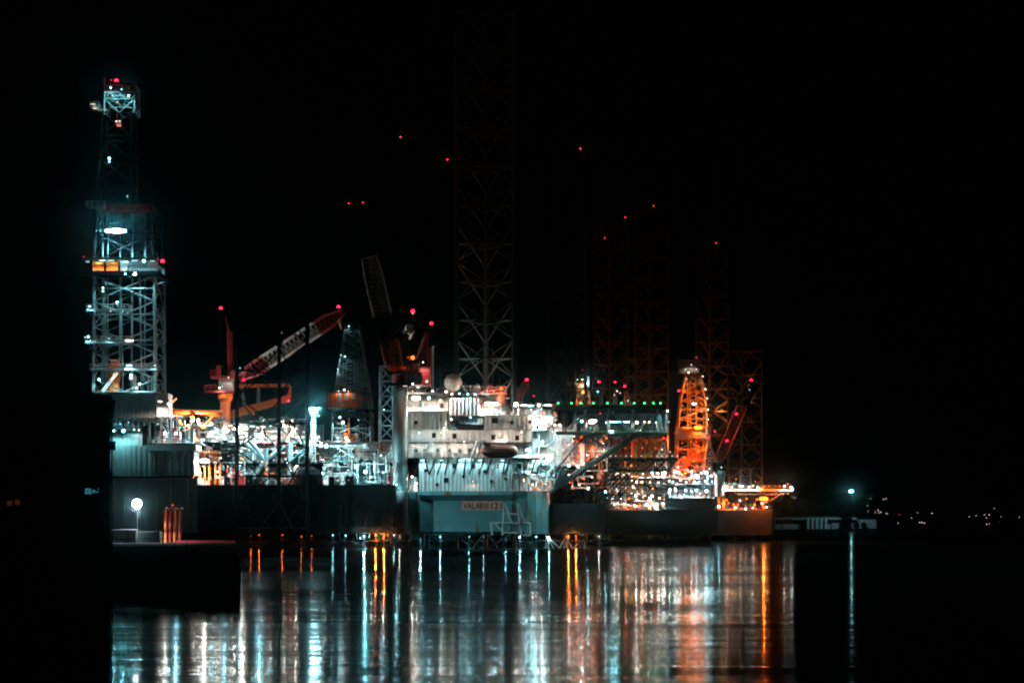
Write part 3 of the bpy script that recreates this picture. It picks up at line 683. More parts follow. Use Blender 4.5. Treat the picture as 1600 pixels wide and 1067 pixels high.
lamps(dk, DD-1, [(171,248,'cool',420,1.2,'flood',DD+1),(171,253,'cool',0,1.2,'flood',DD+1),(199,307,'teal',90,.7,'flood',DD+1),(171,361,'cool',1200,1.5,'bank'),(182,361,'cool',6500,1.8),(191,361,'cool',1200,1.5,'bank'),(151,361,'cool',30,.5),(157,361,'cool',30,.5),
 (154,411,'amber',800,.9,'strip',DD-2.2),(177,411,'amber',800,.9,'strip',DD-2.2),(137,409,'cool',60,.9,'strip',DD-3.2),(160,407,'cool',90,1.,'strip',DD-3.3),(174,407,'cool',90,1.,'strip',DD-3.3),(196,409,'cool',160,1.,'strip',DD-2.4),(211,407,'cool',110,1.2,'strip',DD-3.3),(225,408,'cool',500,1.3,'flood',DD-3.2),(238,408,'cool',110,.7,'strip',DD-3.3),
 (196,428,'cool',160,.8,'flood',DD-3.4),(211,428,'cool',1700,1.4,'flood',DD-3.4),(161,450,'cool',160,.9),(161,455,'cool',0,.9),(183,472,'cool',500,1.2,'flood',DD-1.5),(140,479,'cool',160,.7,'flood',DD-3),(173,486,'warm',60,.5,'flood',DD-3),(192,486,'cool',70,.6,'flood',DD-3),
 (138,526,'cool',160,.8,'flood',DD-3),(133,527,'cool',80,.5,'flood',DD-3),(170,529,'cool',100,.6,'flood',DD-3),(202,532,'warm',500,1.3,'strip',DD-3),(202,571,'cool',500,1.2,'strip'),(196,577,'warm',160,.6),(205,586,'cool',900,1.3),(205,591,'warm',0,1.2),(218,600,'cool',700,1.2),(213,606,'cool',300,.9),(155,593,'cool',350,.8),(242,571,'cool',120,.6),(178,585,'warm',120,.5),
 (145,163,'warm',90,.9,'strip',DD+1.5),(182,190,'warm',70,.8,'flood',DD+1),(187,190,'warm',70,.7,'flood',DD+1),(173,138,'cool',240,.6,'flood',DD+1),(201,150,'cool',240,.8,'flood',DD+1),(183,160,'warm',60,.6,'flood',DD+1.4),(190,140,'teal',420,.4,'flood',DD),(176,150,'teal',250,.4,'flood',DD+1)])
beacon(dk,182,127,DD+2,90,2.0); beacon(dk,174,126,DD+2,20,1.); beacon(dk,254,409,DD-2,160,2.2); beacon(dk,131,402,DD-2,25,1.)
MB().tube(W(248,412,DD-2),W(255,412,DD-2),.1,5).build('beacon_arm','dark',dk)

# crane A
cr = thing('pedestal_crane', W(352,650,447), 'crane with an orange pedestal and a white lattice boom with red ends', 'crane', 'cranes of the rigs')
DC = 447; p0 = W(352,652,DC)
MB().lathe((p0.x,DC,Z(670,DC)), [(1.15,0),(1.15,Z(628,DC)-Z(670,DC)),(1.7,Z(622,DC)-Z(670,DC)),(1.7,Z(615,DC)-Z(670,DC))], 14).build('pedestal', 'orange', cr)
MB().prism([(X(322,DC),DC-2),(X(364,DC),DC-2),(X(366,DC),DC),(X(364,DC),DC+2),(X(322,DC),DC+2)], Z(614,DC), Z(611,DC)).rail([(X(322,DC),DC-1.9,Z(611,DC)),(X(340,DC),DC-1.9,Z(611,DC))],1.2,1,.06).build('lower_platform', 'red', cr)
MB().prism([(X(331,DC),DC-2),(X(370,DC),DC-2),(X(370,DC),DC+2),(X(331,DC),DC+2)], Z(592,DC), Z(588,DC)).rail([(X(331,DC),DC-1.9,Z(588,DC)),(X(345,DC),DC-1.9,Z(588,DC))],1.2,1,.06).build('slew_platform', 'red', cr)
MB().box(X(343,DC),X(364,DC),DC-1.2,DC+1.4,Z(611,DC),Z(592,DC)).build('slew_column', 'grey', cr)
MB().cham(X(340,DC),X(347,DC),DC-2,DC,Z(588,DC),Z(572,DC),.2).build('operator_cab', 'red', cr)
mb = MB(); lattice(mb, mb, [W(346,588,DC-1),W(352,588,DC-1),W(352,588,DC+1),W(346,588,DC+1)], [W(341,488,DC-1),W(347,488,DC-1),W(347,488,DC+1),W(341,488,DC+1)], 10, .14, .08, 'x'); mb.build('mast', 'dark', cr)
mb = MB().tube(W(359,590,DC-1),W(358,518,DC-1),.5,6).tube(W(358,518,DC-1),W(352,495,DC-.5),.25,6).tube(W(362,590,DC+1),W(361,520,DC+1),.45,6).tube(W(356,520,DC),W(366,520,DC),.3,6); mb.build('gantry', 'red', cr)
mb = MB().lathe(W(366,585,DC-1.6), [(1.,-.3),(1.,.3)], 12, 'y').tube(W(364,592,DC),W(384,578,DC),.5,6).tube(W(378,598,DC),W(384,572,DC),.35,6); mb.build('hoist_frame', 'red', cr)
boom(cr, W(374,592,DC), W(536,487,DC-3), 2.6, 3.0, 26, ['red','white','white','red'], ['boom_section']*4, rc=.14, rb=.055)
mb = MB().lathe(W(531,494,DC-3.4), [(.7,-.2),(.7,.2)], 12, 'y').tube(W(530,496,DC-3),W(532,508,DC-3),.35,6).tube(W(532,508,DC-3),W(534,515,DC-3),.25,6,.1); mb.build('hook_block', 'yellow', cr)
mb = MB()
for a in (-.5,.5): mb.tube(W(345,490,DC+a), W(528,490,DC-3+a), .035, 4)
mb.build('pendant_lines', 'dark', cr)
beacon(cr,345,482,DC-.5,90,1.8); beacon(cr,529,480,DC-3,70,1.8); beacon(cr,381,594,DC-2,50,1.2)
lamps(cr, DC-2.5, [(357,590,'warm',120,.5),(343,606,'warm',160,.6),(347,604,'cool',120,.5),(440,520,'cool',0,.2),(375,575,'cool',120,.5)])
# orange gantry arm
kc = thing('knuckle_boom_crane', W(352,650,451), 'orange knuckle boom folded over the lit deck with a red lamp at its elbow', 'crane', 'cranes of the rigs')
D2 = 451
mb = MB().tube(W(350,655,D2),W(350,640,D2),.9,10); mb.build('base', 'orange', kc)
MB().prism([(0,0),(1,0),(1,1),(0,1)],0,1) 
a, b_ = W(376,650,D2), W(452,624,D2)
def beamx(p, q, h0, h1, wd):     # tapering plate girder in the x-z plane
    p = V(p); q = V(q); vs = []
    for c_, h in ((p,h0),(q,h1)):
        for dz in (-h/2,h/2):
            for dy in (-wd/2,wd/2): vs.append((c_.x,c_.y+dy,c_.z+dz))
    return MB().add(vs, [(0,1,3,2),(4,6,7,5),(0,4,5,1),(2,3,7,6),(0,2,6,4),(1,5,7,3)])
beamx(W(345,652,D2), W(452,622,D2), 1.9, 1.5, 1.2).build('main_boom', 'orange', kc)
MB().add([W(446,627,D2-.5),W(455,622,D2-.5),W(456,600,D2-.5),W(452,606,D2-.5),W(446,627,D2+.5),W(455,622,D2+.5),W(456,600,D2+.5),W(452,606,D2+.5)],
   [(0,1,2,3),(7,6,5,4),(0,4,5,1),(1,5,6,2),(2,6,7,3),(3,7,4,0)]).build('elbow', 'orange', kc)
beamx(W(374,603,D2), W(453,602,D2), .8, .7, .7).build('jib', 'orange', kc)
MB().tube(W(378,604,D2),W(384,648,D2),.3,6).tube(W(404,604,D2),W(404,640,D2),.4,8).build('jib_rest', 'teal', kc)
beacon(kc,451,627,D2-1.5,60,1.2); lamp(kc,396,647,D2-1.5,'sod',150,.5)

# ================================================================== RIG B (middle background)
DB = 560
B = thing('drilling_derrick', W(547,722,DB), 'dark shadowed drilling derrick with an orange and white wrapped band in the background', 'derrick', 'drilling derricks of the rigs')
ch = MB(); brc = MB()
lattice(ch, brc, sq(517,580,735,DB,DB+11), sq(521,578,625,DB,DB+11), 5, .32, .15, 'd')
lattice(ch, brc, sq(521,578,625,DB,DB+11), sq(540,560,505,DB+3.5,DB+7.5), 9, .26, .11, 'x')
ch.build('corner_posts', 'grey', B); brc.build('bracing', 'grey', B)
mb = MB()
for px in (524,530,537,556,563,569,574): mb.tube(W(px,735,DB+2+px%3), W(px*.7+165,560,DB+5), .12+.04*(px%3), 6)
mb.build('standpipes', 'steel', B)
MB().corr(X(512,DB),X(565.5,DB),DB-1.5,Z(638,DB),Z(613.5,DB),.7,.1,.2).build('wind_wall', 'orange', B)
MB().corr(X(566.5,DB),X(581,DB),DB-1.2,Z(639,DB),Z(613,DB),.7,.1,.2).build('wind_wall', 'white', B)
for i, (a, b_) in enumerate(((528.5,534.5),(539,545),(550,556))): MB().box(X(a,DB),X(b_,DB),DB-1.56,DB-1.5,Z((630,626,624)[i],DB),Z(615,DB)).build('wall_panel', 'grey', B)
MB().box(X(570,DB),X(578,DB),DB-1.26,DB-1.2,Z(627,DB),Z(622,DB)).build('wall_panel', 'orange', B)
MB().box(X(511,DB),X(582,DB),DB-1.4,DB+12,Z(641,DB),Z(639.5,DB)).build('racking_board', 'dark', B)
MB().cham(X(537,DB),X(548,DB),DB-.8,DB+1,Z(690,DB),Z(676,DB),.2).lathe(W(548,712,DB+1),[(1.2,0),(1.2,5),(.7,6)],8).tube(W(545,650,DB),W(546,725,DB),.35,6).tube(W(550,685,DB),W(556,725,DB),.3,6).build('top_drive', 'orange', B)
for px, py in ((531,682),(552,681)): MB().cham(X(px,DB)-1.6,X(px,DB)+1.6,DB+1,DB+3,Z(py+7,DB),Z(py-4,DB),.3).build('machinery_module', 'grey', B)
MB().corr(X(500,DB),X(512,DB),DB,Z(735,DB),Z(702,DB),.8,.1,2).corr(X(513,DB),X(529,DB),DB-1,Z(735,DB),Z(706,DB),1.2,.1,2).build('machinery_module', 'white', B)
MB().add([W(530,712,DB-2),W(552,704,DB-2),W(552,722,DB-2),W(530,730,DB-2),W(530,712,DB),W(552,704,DB),W(552,722,DB),W(530,730,DB)],[(0,3,2,1),(4,5,6,7),(0,1,5,4),(1,2,6,5),(2,3,7,6),(3,0,4,7)]).build('slanted_hood', 'grey', B)
MB().box(X(495,DB),X(600,DB),DB-2,DB+16,Z(760,DB),Z(735.3,DB)).build('substructure', 'clad', B)
lamps(B, DB-2.5, [(531,652,'cool',900,1.2),(536,660,'warm',500,1.3),(541,684,'warm',800,1.5),(528,684,'cool',250,.8),(545,510,'cool',30,.8,'flood',DB+3),(539,557,'cool',90,1.,'flood',DB+1),(533,555,'cool',30,.7,'flood',DB+1),(528,577,'cool',40,.8,'flood',DB+1),(529,611,'warm',60,.7,'flood',DB-1.8),(544,611,'warm',60,.7,'flood',DB-1.8),(538,609,'white',260,.8,'flood',DB-.5),(520,652,'cool',60,.6),(560,656,'cool',60,.6),(555,700,'warm',400,.8)])

# ================================================================== VALARIS 121
DV = 444
Q = thing('jack_up_rig', (-8, 470, 4.6), 'middle jack-up rig VALARIS 121 with a tall white accommodation block over its bow', 'drilling rig', 'jack-up rigs in the harbour')
zb_, zt_ = Z(834,DV), Z(767,DV)
bw = MB().prism([(X(639,DV),DV),(X(808,DV),DV),(X(824,DV),DV+.35),(X(838,DV),DV+1.3),(X(848,DV),DV+2.8),(X(855,DV),DV+4.8),(X(858.5,DV),DV+7.5),(X(859,DV)+.5,DV+30),(X(639,DV)-.5,DV+30)], zb_, zt_).build('bow', 'bow', Q)
mb = MB()
for px in (803,806): mb.tube((X(px,DV),DV-.15,zb_),(X(px,DV),DV-.15,zt_),.1,5)
mb.box(X(649,DV),X(652,DV),DV-.03,DV+.1,zb_+1,zt_-.3); mb.build('weld_seam', 'brown', bw)
MB().box(X(722,DV),X(785.5,DV),DV-.06,DV+.1,Z(796.3,DV),Z(783,DV)).build('name_plate', 'plate', Q)
def text(s, px0, px1, py0, py1, D, m, parent, name='lettering', ext=.02):
    cu = bpy.data.curves.new(name, 'FONT'); cu.body = s; cu.extrude = ext; cu.offset = .018
    t = bpy.data.objects.new(name, cu); COL.objects.link(t); bpy.context.view_layer.update()
    me = bpy.data.meshes.new_from_object(t.evaluated_get(bpy.context.evaluated_depsgraph_get()))
    bpy.data.objects.remove(t)
    xs = [v.co.x for v in me.vertices]; ys = [v.co.y for v in me.vertices]
    sx = (X(px1,D)-X(px0,D))/(max(xs)-min(xs)); sy = (Z(py0,D)-Z(py1,D))/(max(ys)-min(ys)); o3 = V(parent['_o'])
    for v in me.vertices:
        x, y, z = v.co
        v.co = V((X(px0,D)+(x-min(xs))*sx, D-z-.02, Z(py1,D)+(y-min(ys))*sy))-o3
    me.materials.append(M[m]); o = bpy.data.objects.new(name, me); COL.objects.link(o); o.parent = parent; return o
text('VALARIS', 723.5, 763.5, 785, 795, DV-.1, 'letter', Q); text('121', 767, 783.5, 785, 795, DV-.1, 'letter', Q)
MB().prism([(X(860,DV)+.6,DV+6),(X(934,DV+8),DV+8),(X(946,DV+10),DV+14),(X(948,DV+10),DV+50),(X(860,DV)+.6,DV+50)], Z(834,DV+8), Z(787,DV+8)).build('sponson', 'hull', Q)
MB().box(X(895,DV+8),X(912,DV+8),DV+9,DV+12,Z(787,DV+8),Z(779,DV+8)).build('deck_house', 'dark', Q)
# pedestal column on the corner of the hull
px_ = X(625.5,441)
MB().lathe((px_,441,Z(834,441)), [(1.75,0),(1.75,Z(769,441)-Z(834,441)),(1.9,Z(768,441)-Z(834,441)),(1.9,Z(766.5,441)-Z(834,441))], 28).build('lit_pedestal_base', 'grey', Q, True)  # lower pedestal in lighter paint, the lamplight on it put into the colour
MB().lathe((px_,441,Z(766.4,441)), [(1.75,0),(1.62,.3),(1.62,Z(597,441)-Z(766.4,441))], 28).build('crane_pedestal', 'deepteal', Q, True)
MB().add([W(615,800,438.9),W(623,800,438.9),W(619,809,438.9),W(615,800,439.3),W(623,800,439.3),W(619,809,439.3)],[(0,2,1),(3,4,5),(0,1,4,3),(1,2,5,4),(2,0,3,5)]).build('load_mark', 'black', Q)
# underside fascia of the block
xa, xb = X(655,440), X(800,440)
MB().prismx([(440,Z(767,440)),(440,Z(773,440)),(443.9,Z(782,443.9)),(448,Z(782,443.9)),(448,Z(767,440))], xa, xb).build('bow_fascia', 'bow', Q)
t0 = MB().corr(xa, xb, 440.2, Z(767,440)+.01, Z(716,440), .85, .13, 7).build('accommodation_block', 'white', Q)
def win(px, py, D, w_=1., h_=1.2, par=None, lit=False):
    p = W(px,py,D); f = MB().box(p.x-w_/2,p.x+w_/2,D-.1,D+.02,p.z-h_/2,p.z+h_/2).build('window', 'dark', par or Q)
    MB().box(p.x-w_/2+.12,p.x+w_/2-.12,D-.13,D-.1,p.z-h_/2+.12,p.z+h_/2-.12).build('pane', EM['warm'] if lit else 'glass', f)
t1 = MB().corr(X(638,446), X(832,446), 446, Z(716,446)+.02, Z(672,446), 1.5, .07, 6).build('accommodation_block', 'white', Q)
for px, py in ((710,728),(740,728),(812,728)): win(px,py,440.2,.8,1.,t0)
win(697,750,440.2,1.,1.1,t0); win(777,728,440.2,.7,.8,t0)
for px, py in ((678,680),(710,681),(771,683),(808,684)): win(px,py,446,.9,1.1,t1)
t2 = MB().corr(X(638,446.6), X(697,446.6), 446.6, Z(671.7,446), Z(643,446), .8, .12, 5).build('accommodation_block', 'white', Q)
t3 = MB().corr(X(757,446.6), X(853,446.6), 446.6, Z(671.7,446), Z(649,446), 1.0, .14, 5).build('accommodation_block', 'white', Q)
MB().corr(X(698,452), X(756,452), 452, Z(671,452), Z(640,452), .9, .14, 2).build('recess_wall', 'clad', Q)
mb = MB()
for i in range(6): mb.box(X(660+i*6,446),X(664+i*6,446),446.3,446.58,Z(669,446),Z(645,446))
mb.build('vent_louvre', 'clad', t2)
win(773,657,446.6,1.3,1.3,t3)
t4 = MB().corr(X(638,450), X(700,450), 450, Z(643,450), Z(614,450), 1.6, .1, 5).build('accommodation_block', 'white', Q)
mb = MB()
for i in range(8): mb.box(X(704+i*6,448),X(706.6+i*6,448),447.2,449,Z(649,448),Z(622,448))
mb.box(X(702,449),X(752,449),449,453,Z(649,449),Z(620.5,449)); t5 = mb.build('ribbed_funnel_wall', 'white', Q)
MB().corr(X(752.5,451), X(775,451), 451, Z(650,451), Z(620,451), 1.2, .08, 4).build('accommodation_block', 'white', Q)
MB().lathe((X(782,449.5),449.5,Z(650,449)), [(1.3,0),(1.3,4.4),(.9,4.8),(.9,5.2)], 16).build('exhaust_tank', 'grey', Q, True)
MB().corr(X(830,451), X(863,451), 451, Z(737,451), Z(650,451), 2.2, .06, 8).build('stair_wall', 'white', Q)
MB().corr(X(863,453), X(878,453), 453, Z(728,453), Z(663,453), .6, .14, 6).build('column_bank', 'white', Q)
MB().corr(X(800.5,447), X(830,447), 447, Z(740,447), Z(717,447), 1.4, .08, 4).build('stair_wall', 'white', Q)
MB().corr(X(802,455), X(862,455), 455, Z(767,455), Z(740,455), .9, .1, 1).build('deck_wall', 'white', Q)
modules(Q, 800, 868, [(745,767)], 447, 452, ['white','grey','orange','steel','red'], 31, 5, 13, .2)
modules(Q, 790, 872, [(630,651)], 450, 454, ['white','white','steel','grey','orange'], 32, 6, 14, .1)
modules(Q, 640, 702, [(605,616)], 448, 452, ['white','red','steel','grey','brown'], 33, 6, 12, .3)
modules(Q, 702, 790, [(611,621)], 448, 454, ['white','steel','grey','teal'], 34, 5, 10, .3)
modules(Q, 868, 915, [(640,676)], 452, 458, ['grey','steel','dark','white','brown'], 35, 5, 12, .2)
modules(Q, 640, 655, [(735,767)], 446, 449, ['white','grey'], 36, 5, 9, .1)
modules(Q, 868, 915, [(680,726)], 456, 464, ['brown','orange','steel','red','dark'], 37, 5, 14, .25)
MB().box(X(636,444),X(832,444),444.6,446,Z(692,444),Z(690.6,444)).build('canopy', 'dark', Q)
bal = MB().box(X(638,441),X(852,441),440.4,446,Z(717,441),Z(715.2,441)).build('balcony', 'dark', Q)
MB().rail([(X(638,440.5),440.5,Z(715.2,441)),(X(750,440.5),440.5,Z(715.2,441))],1.1,1.3,.045).rail([(X(810,440.5),440.5,Z(715.2,441)),(X(852,440.5),440.5,Z(715.2,441))],1.1,1.3,.045).build('railing', 'steel', bal)
mb = MB()
for x_, w_ in ((655,5),(664,-6),(680,9),(692,9),(700,5),(716,7),(728,4),(742,9),(756,8),(768,9),(790,5),(797,9),(812,9),(826,8),(838,9),(848,9)):
    MB().tube(W(x_,717,440.2), W(x_-w_ if w_ > 0 else x_-w_,741,440.05), .16, 5).build('bracket', 'dark', bal)
for y0, xs0, xs1 in ((672,638,697),(672,757,832),(650,757,853),(643,638,700)):
    MB().box(X(xs0,446),X(xs1,446),445.6,446.8,Z(y0,446)-.05,Z(y0,446)+.14).rail([(X(xs0,446),445.7,Z(y0,446)+.1),(X(xs1,446),445.7,Z(y0,446)+.1)],1.,1.4,.035).build('walkway', 'grey', Q)
MB().box(X(638,449),X(792,449),447.8,456,Z(614,449)-.3,Z(614,449)).rail([(X(638,449),447.9,Z(614,449)),(X(792,449),447.9,Z(614,449))],1.1,1.3,.04).build('roof_deck', 'grey', Q)
# zig-zag stairs
st = MB(); land = MB()
yy = 655; k = 0; xr, xl = 870, 858
while yy < 735:
    a, b_ = (xr, xl) if k % 2 == 0 else (xl, xr)
    for dy in (0,.9):
        st.tube(W(a,yy,448.3+dy), W(b_,yy+14,448.3+dy), .2, 5); st.tube(W(a,yy-7,448.3+dy), W(b_,yy+7,448.3+dy), .06, 4)
    for j in range(6):
        t = j/6; st.tube(W(a+(b_-a)*t,yy+14*t,448.3), W(a+(b_-a)*t,yy+14*t,449.2), .12, 4)
    if k % 2 == 0: land.box(X(838,448),X(858,448),448,450.9,Z(yy+14,448)-.12,Z(yy+14,448)).rail([W(838,yy+14,448),W(858,yy+14,448)],1.1,1.2,.05)
    else: land.box(X(868,448),X(876,448),448,450.9,Z(yy+14,448)-.12,Z(yy+14,448)).rail([W(866,yy+14,448),W(878,yy+14,448)],1.1,1.2,.05)
    yy += 14; k += 1
s_ = st.build('stairs', 'teal', Q); land.build('landing', 'teal', s_)
mb = MB()
for a, b_ in (((848,716),(838,728)),((838,728),(858,742)),((852,742),(866,728)),((800,716),(812,732)),((812,732),(850,760))): mb.tube(W(*a,446.5),W(*b_,446.5),.14,5)
mb.build('stairs', 'teal', Q)
mb = MB()
for px in (842,866): mb.tube(W(px,655,448),W(px,742,448),.14,5)
mb.build('stair_post', 'teal', Q)
# davits, small roof fittings
for (a, b_) in (((661,715),(673,690)),((737,715),(746,688)),((752,693),(758,686)),((745,715),(752,688))):
    MB().tube(W(*a,443),W(*b_,441.8),.28,6).tube(W(*b_,441.8),W(b_[0]+3,b_[1]+3,441.5),.14,5).build('davit', 'white', Q)
capsule_boat(751, 810, 691, 719, 440.9, 'brown', 'dark enclosed lifeboat hanging on the balcony of the white accommodation block', None)
rb = thing('rescue_boat', W(730,672,447.5), 'black covered rescue boat stowed in the recess above the white balcony wall', 'boat')
p = W(706,673,446.2)
mb = MB(); a, b_ = X(705,446.5), X(757,446.5); mb.add([(a,446.8,Z(661,446)),(a+1.6,446.3,Z(672,446)),(b_-.4,446.3,Z(672,446)),(b_,446.8,Z(663,446)),(a,449,Z(661,446)),(a+1.6,449.3,Z(672,446)),(b_-.4,449.3,Z(672,446)),(b_,449,Z(663,446))],[(0,3,2,1)[::-1],(4,5,6,7)[::-1],(0,1,5,4)[::-1],(1,2,6,5)[::-1],(2,3,7,6)[::-1],(3,0,4,7)[::-1]]); mb.build('hull', 'black', rb)
MB().cham(X(706,446),X(718,446),446.9,448.9,Z(663,446),Z(656,446),.4).build('console', 'black', rb)
MB().box(a+.2,b_-.2,446.2,446.35,Z(664.5,446),Z(663,446)).build('rubbing_strake', 'dark', rb)
dm = MB().lathe(W(708,598,448), [(.1,-2.)]+[(2.02*math.sin(math.pi*i/14), -2.0*math.cos(math.pi*i/14)) for i in range(1,14)]+[(.1,2.)], 24); dm.build('radome', 'white', Q, True)
MB().lathe(W(708,613,448), [(1.,0),(.7,.6),(.5,.9)], 10).build('radome_base', 'grey', Q)
MB().lathe(W(745,607,448), [(.1,-.1),(.6,-.25),(.85,-.2),(.85,-.12),(.1,.05)], 16, 'y').tube(W(745,608,448.1),W(745,620,448.1),.1,6).build('dish_antenna', 'white', Q)
MB().tube(W(762,620,449),W(762,607,449),.35,8).lathe(W(758,606,449),[(.3,0),(.5,.1),(.5,1.0),(.2,1.1)],8,'x').build('vent_cowl', 'grey', Q)
MB().tube(W(729,620,449),W(729,602,449),.22,6).tube(W(728,601,449),W(742,611,449),.14,6).build('davit', 'teal', Q)
MB().tube(W(676.5,612,449),W(676.5,541,449),.16,6).tube(W(676.5,541,449),W(681,541,449),.08,5).tube(W(676,588,449),W(665,610,449),.12,5).build('signal_mast', 'white', Q)
MB().tube(W(673,612,449.2),W(673,543,449.2),.07,5).build('cable_tray', 'orange', Q)
for px, yt in ((688,570),(770,540),(640,585),(800,590),(719,604)): MB().tube(W(px,614,451),W(px,yt,451),.06,5,.03).build('whip_antenna', 'grey', Q)
MB().lathe(W(781,616,449),[(.6,0),(.9,.3),(.9,1.),(.3,1.3),(.2,3.2),(.05,4.)],8).build('flare_mast', 'brown', Q)
# boarding frame in front of the bow
fr = thing('boarding_frame', W(800,834,441), 'steel ladder frame and fender bars in front of the VALARIS 121 bow', 'ladder')
mb = MB()
for a, b_ in (((767,817),(829,817)),((767,817),(769,836)),((829,817),(829,836)),((788,786),(785,836)),((808,786),(815,836)),((788,786),(800,817)),((808,786),(821,817)),((786,803),(815,803)),((785,832),(815,832))): mb.tube(W(*a,441.5),W(*b_,441.5),.2,6)
mb.build('frame', 'steel', fr)
MB().tube(W(785,830,442),W(772,817,442),.12,5).tube(W(815,836,442),W(829,836,442),.2,5).build('brace', 'steel', fr)
# helideck and its truss
zd = Z(638.5,440); hd = MB().prism([(X(868,440),442),(X(880,440),439),(X(1032,440),439),(X(1042,440),442),(X(1042,440),461),(X(1030,440),466),(X(880,440),466),(X(868,440),461)], zd, zd+.7).build('helideck', 'dark', Q)
mb = MB()
for a in range(872,1042,5): mb.tube((X(a,440),438.9,zd+.5),(X(a,440),437.6,zd+.75),.05,4)
mb.tube((X(868,440),437.6,zd+.78),(X(1042,440),437.6,zd+.78),.06,4); mb.build('safety_net', 'dark', hd)
for px in (872,893,908,927,949,971,991,1007,1021,1032): lampat(Q, (X(px,438.6),438.6,zd+1.1), 'green', 45, 1.1, 'beacon', name='helideck_light')
tr = MB()
for dd in (442, 460):
    for px in (915,951,989,1028,1041): tr.tube(W(px,676,dd) if dd == 442 else V((X(px,442),460,Z(676,442))), V((X(px,442),dd,zd)), .26, 7)
    zz = Z(676,442)
    for a, b_ in ((868,1043),): tr.tube((X(a,442),dd,zz),(X(b_,442),dd,zz),.45,7)
    for (ax,ay),(bx,by_) in (((917,674),(949,643)),((957,644),(987,674)),((993,675),(1027,645)),((1030,645),(1035,673)),((915,678),(866,736)),((917,678),(948,702)),((880,676),(915,645))): tr.tube((X(ax,442),dd,Z(ay,442)),(X(bx,442),dd,Z(by_,442)),.26,7)
    tr.tube((X(1003,442),dd,Z(674,442)),(X(860,442),dd,Z(768,442)),.5,8); tr.tube((X(992,442),dd,Z(677,442)),(X(864,442),dd,Z(760,442)),.22,7)
    tr.tube((X(915,442),dd,zz),(X(915,442),dd,Z(727,442)),.26,7); tr.tube((X(951,442),dd,zz),(X(951,442),dd,Z(705,442)),.22,7)
    tr.tube((X(868,442),dd,Z(764,442)),(X(888,442),dd,Z(730,442)),.32,7); tr.tube((X(863,442),dd,Z(767,442)),(X(880,442),dd,Z(728,442)),.32,7)
for px in (915,951,989,1028): tr.tube((X(px,442),442,Z(676,442)),(X(px,442),460,Z(676,442)),.25,6)
tr.build('helideck_truss', 'teal', Q)
deckslab(Q, 868, 1044, 675, 440.5, 444, .3, 'teal', 'access_walkway', True, 'white')
deckslab(Q, 866, 912, 728, 446, 458, .4, 'dark', 'platform', True, 'steel')
MB().corr(X(880,458),X(1040,458),461,Z(676,458),Z(643,458),2.5,.1,.2).build('screen_wall', 'teal', Q)
MB().cham(X(927,456),X(934,456),453,455,Z(675,455),Z(662,455),.2).build('equipment_cabinet', 'white', Q)
mb = MB()
for i in range(9): mb.tube(W(869+i*3.1,728,447), W(869+i*3.1,672,447), .1, 5)
for y0 in (680,692,704,716): mb.tube(W(866,y0,447.2), W(898,y0-4,447.2), .1, 5)
mb.build('pipe_frame', 'steel', Q)
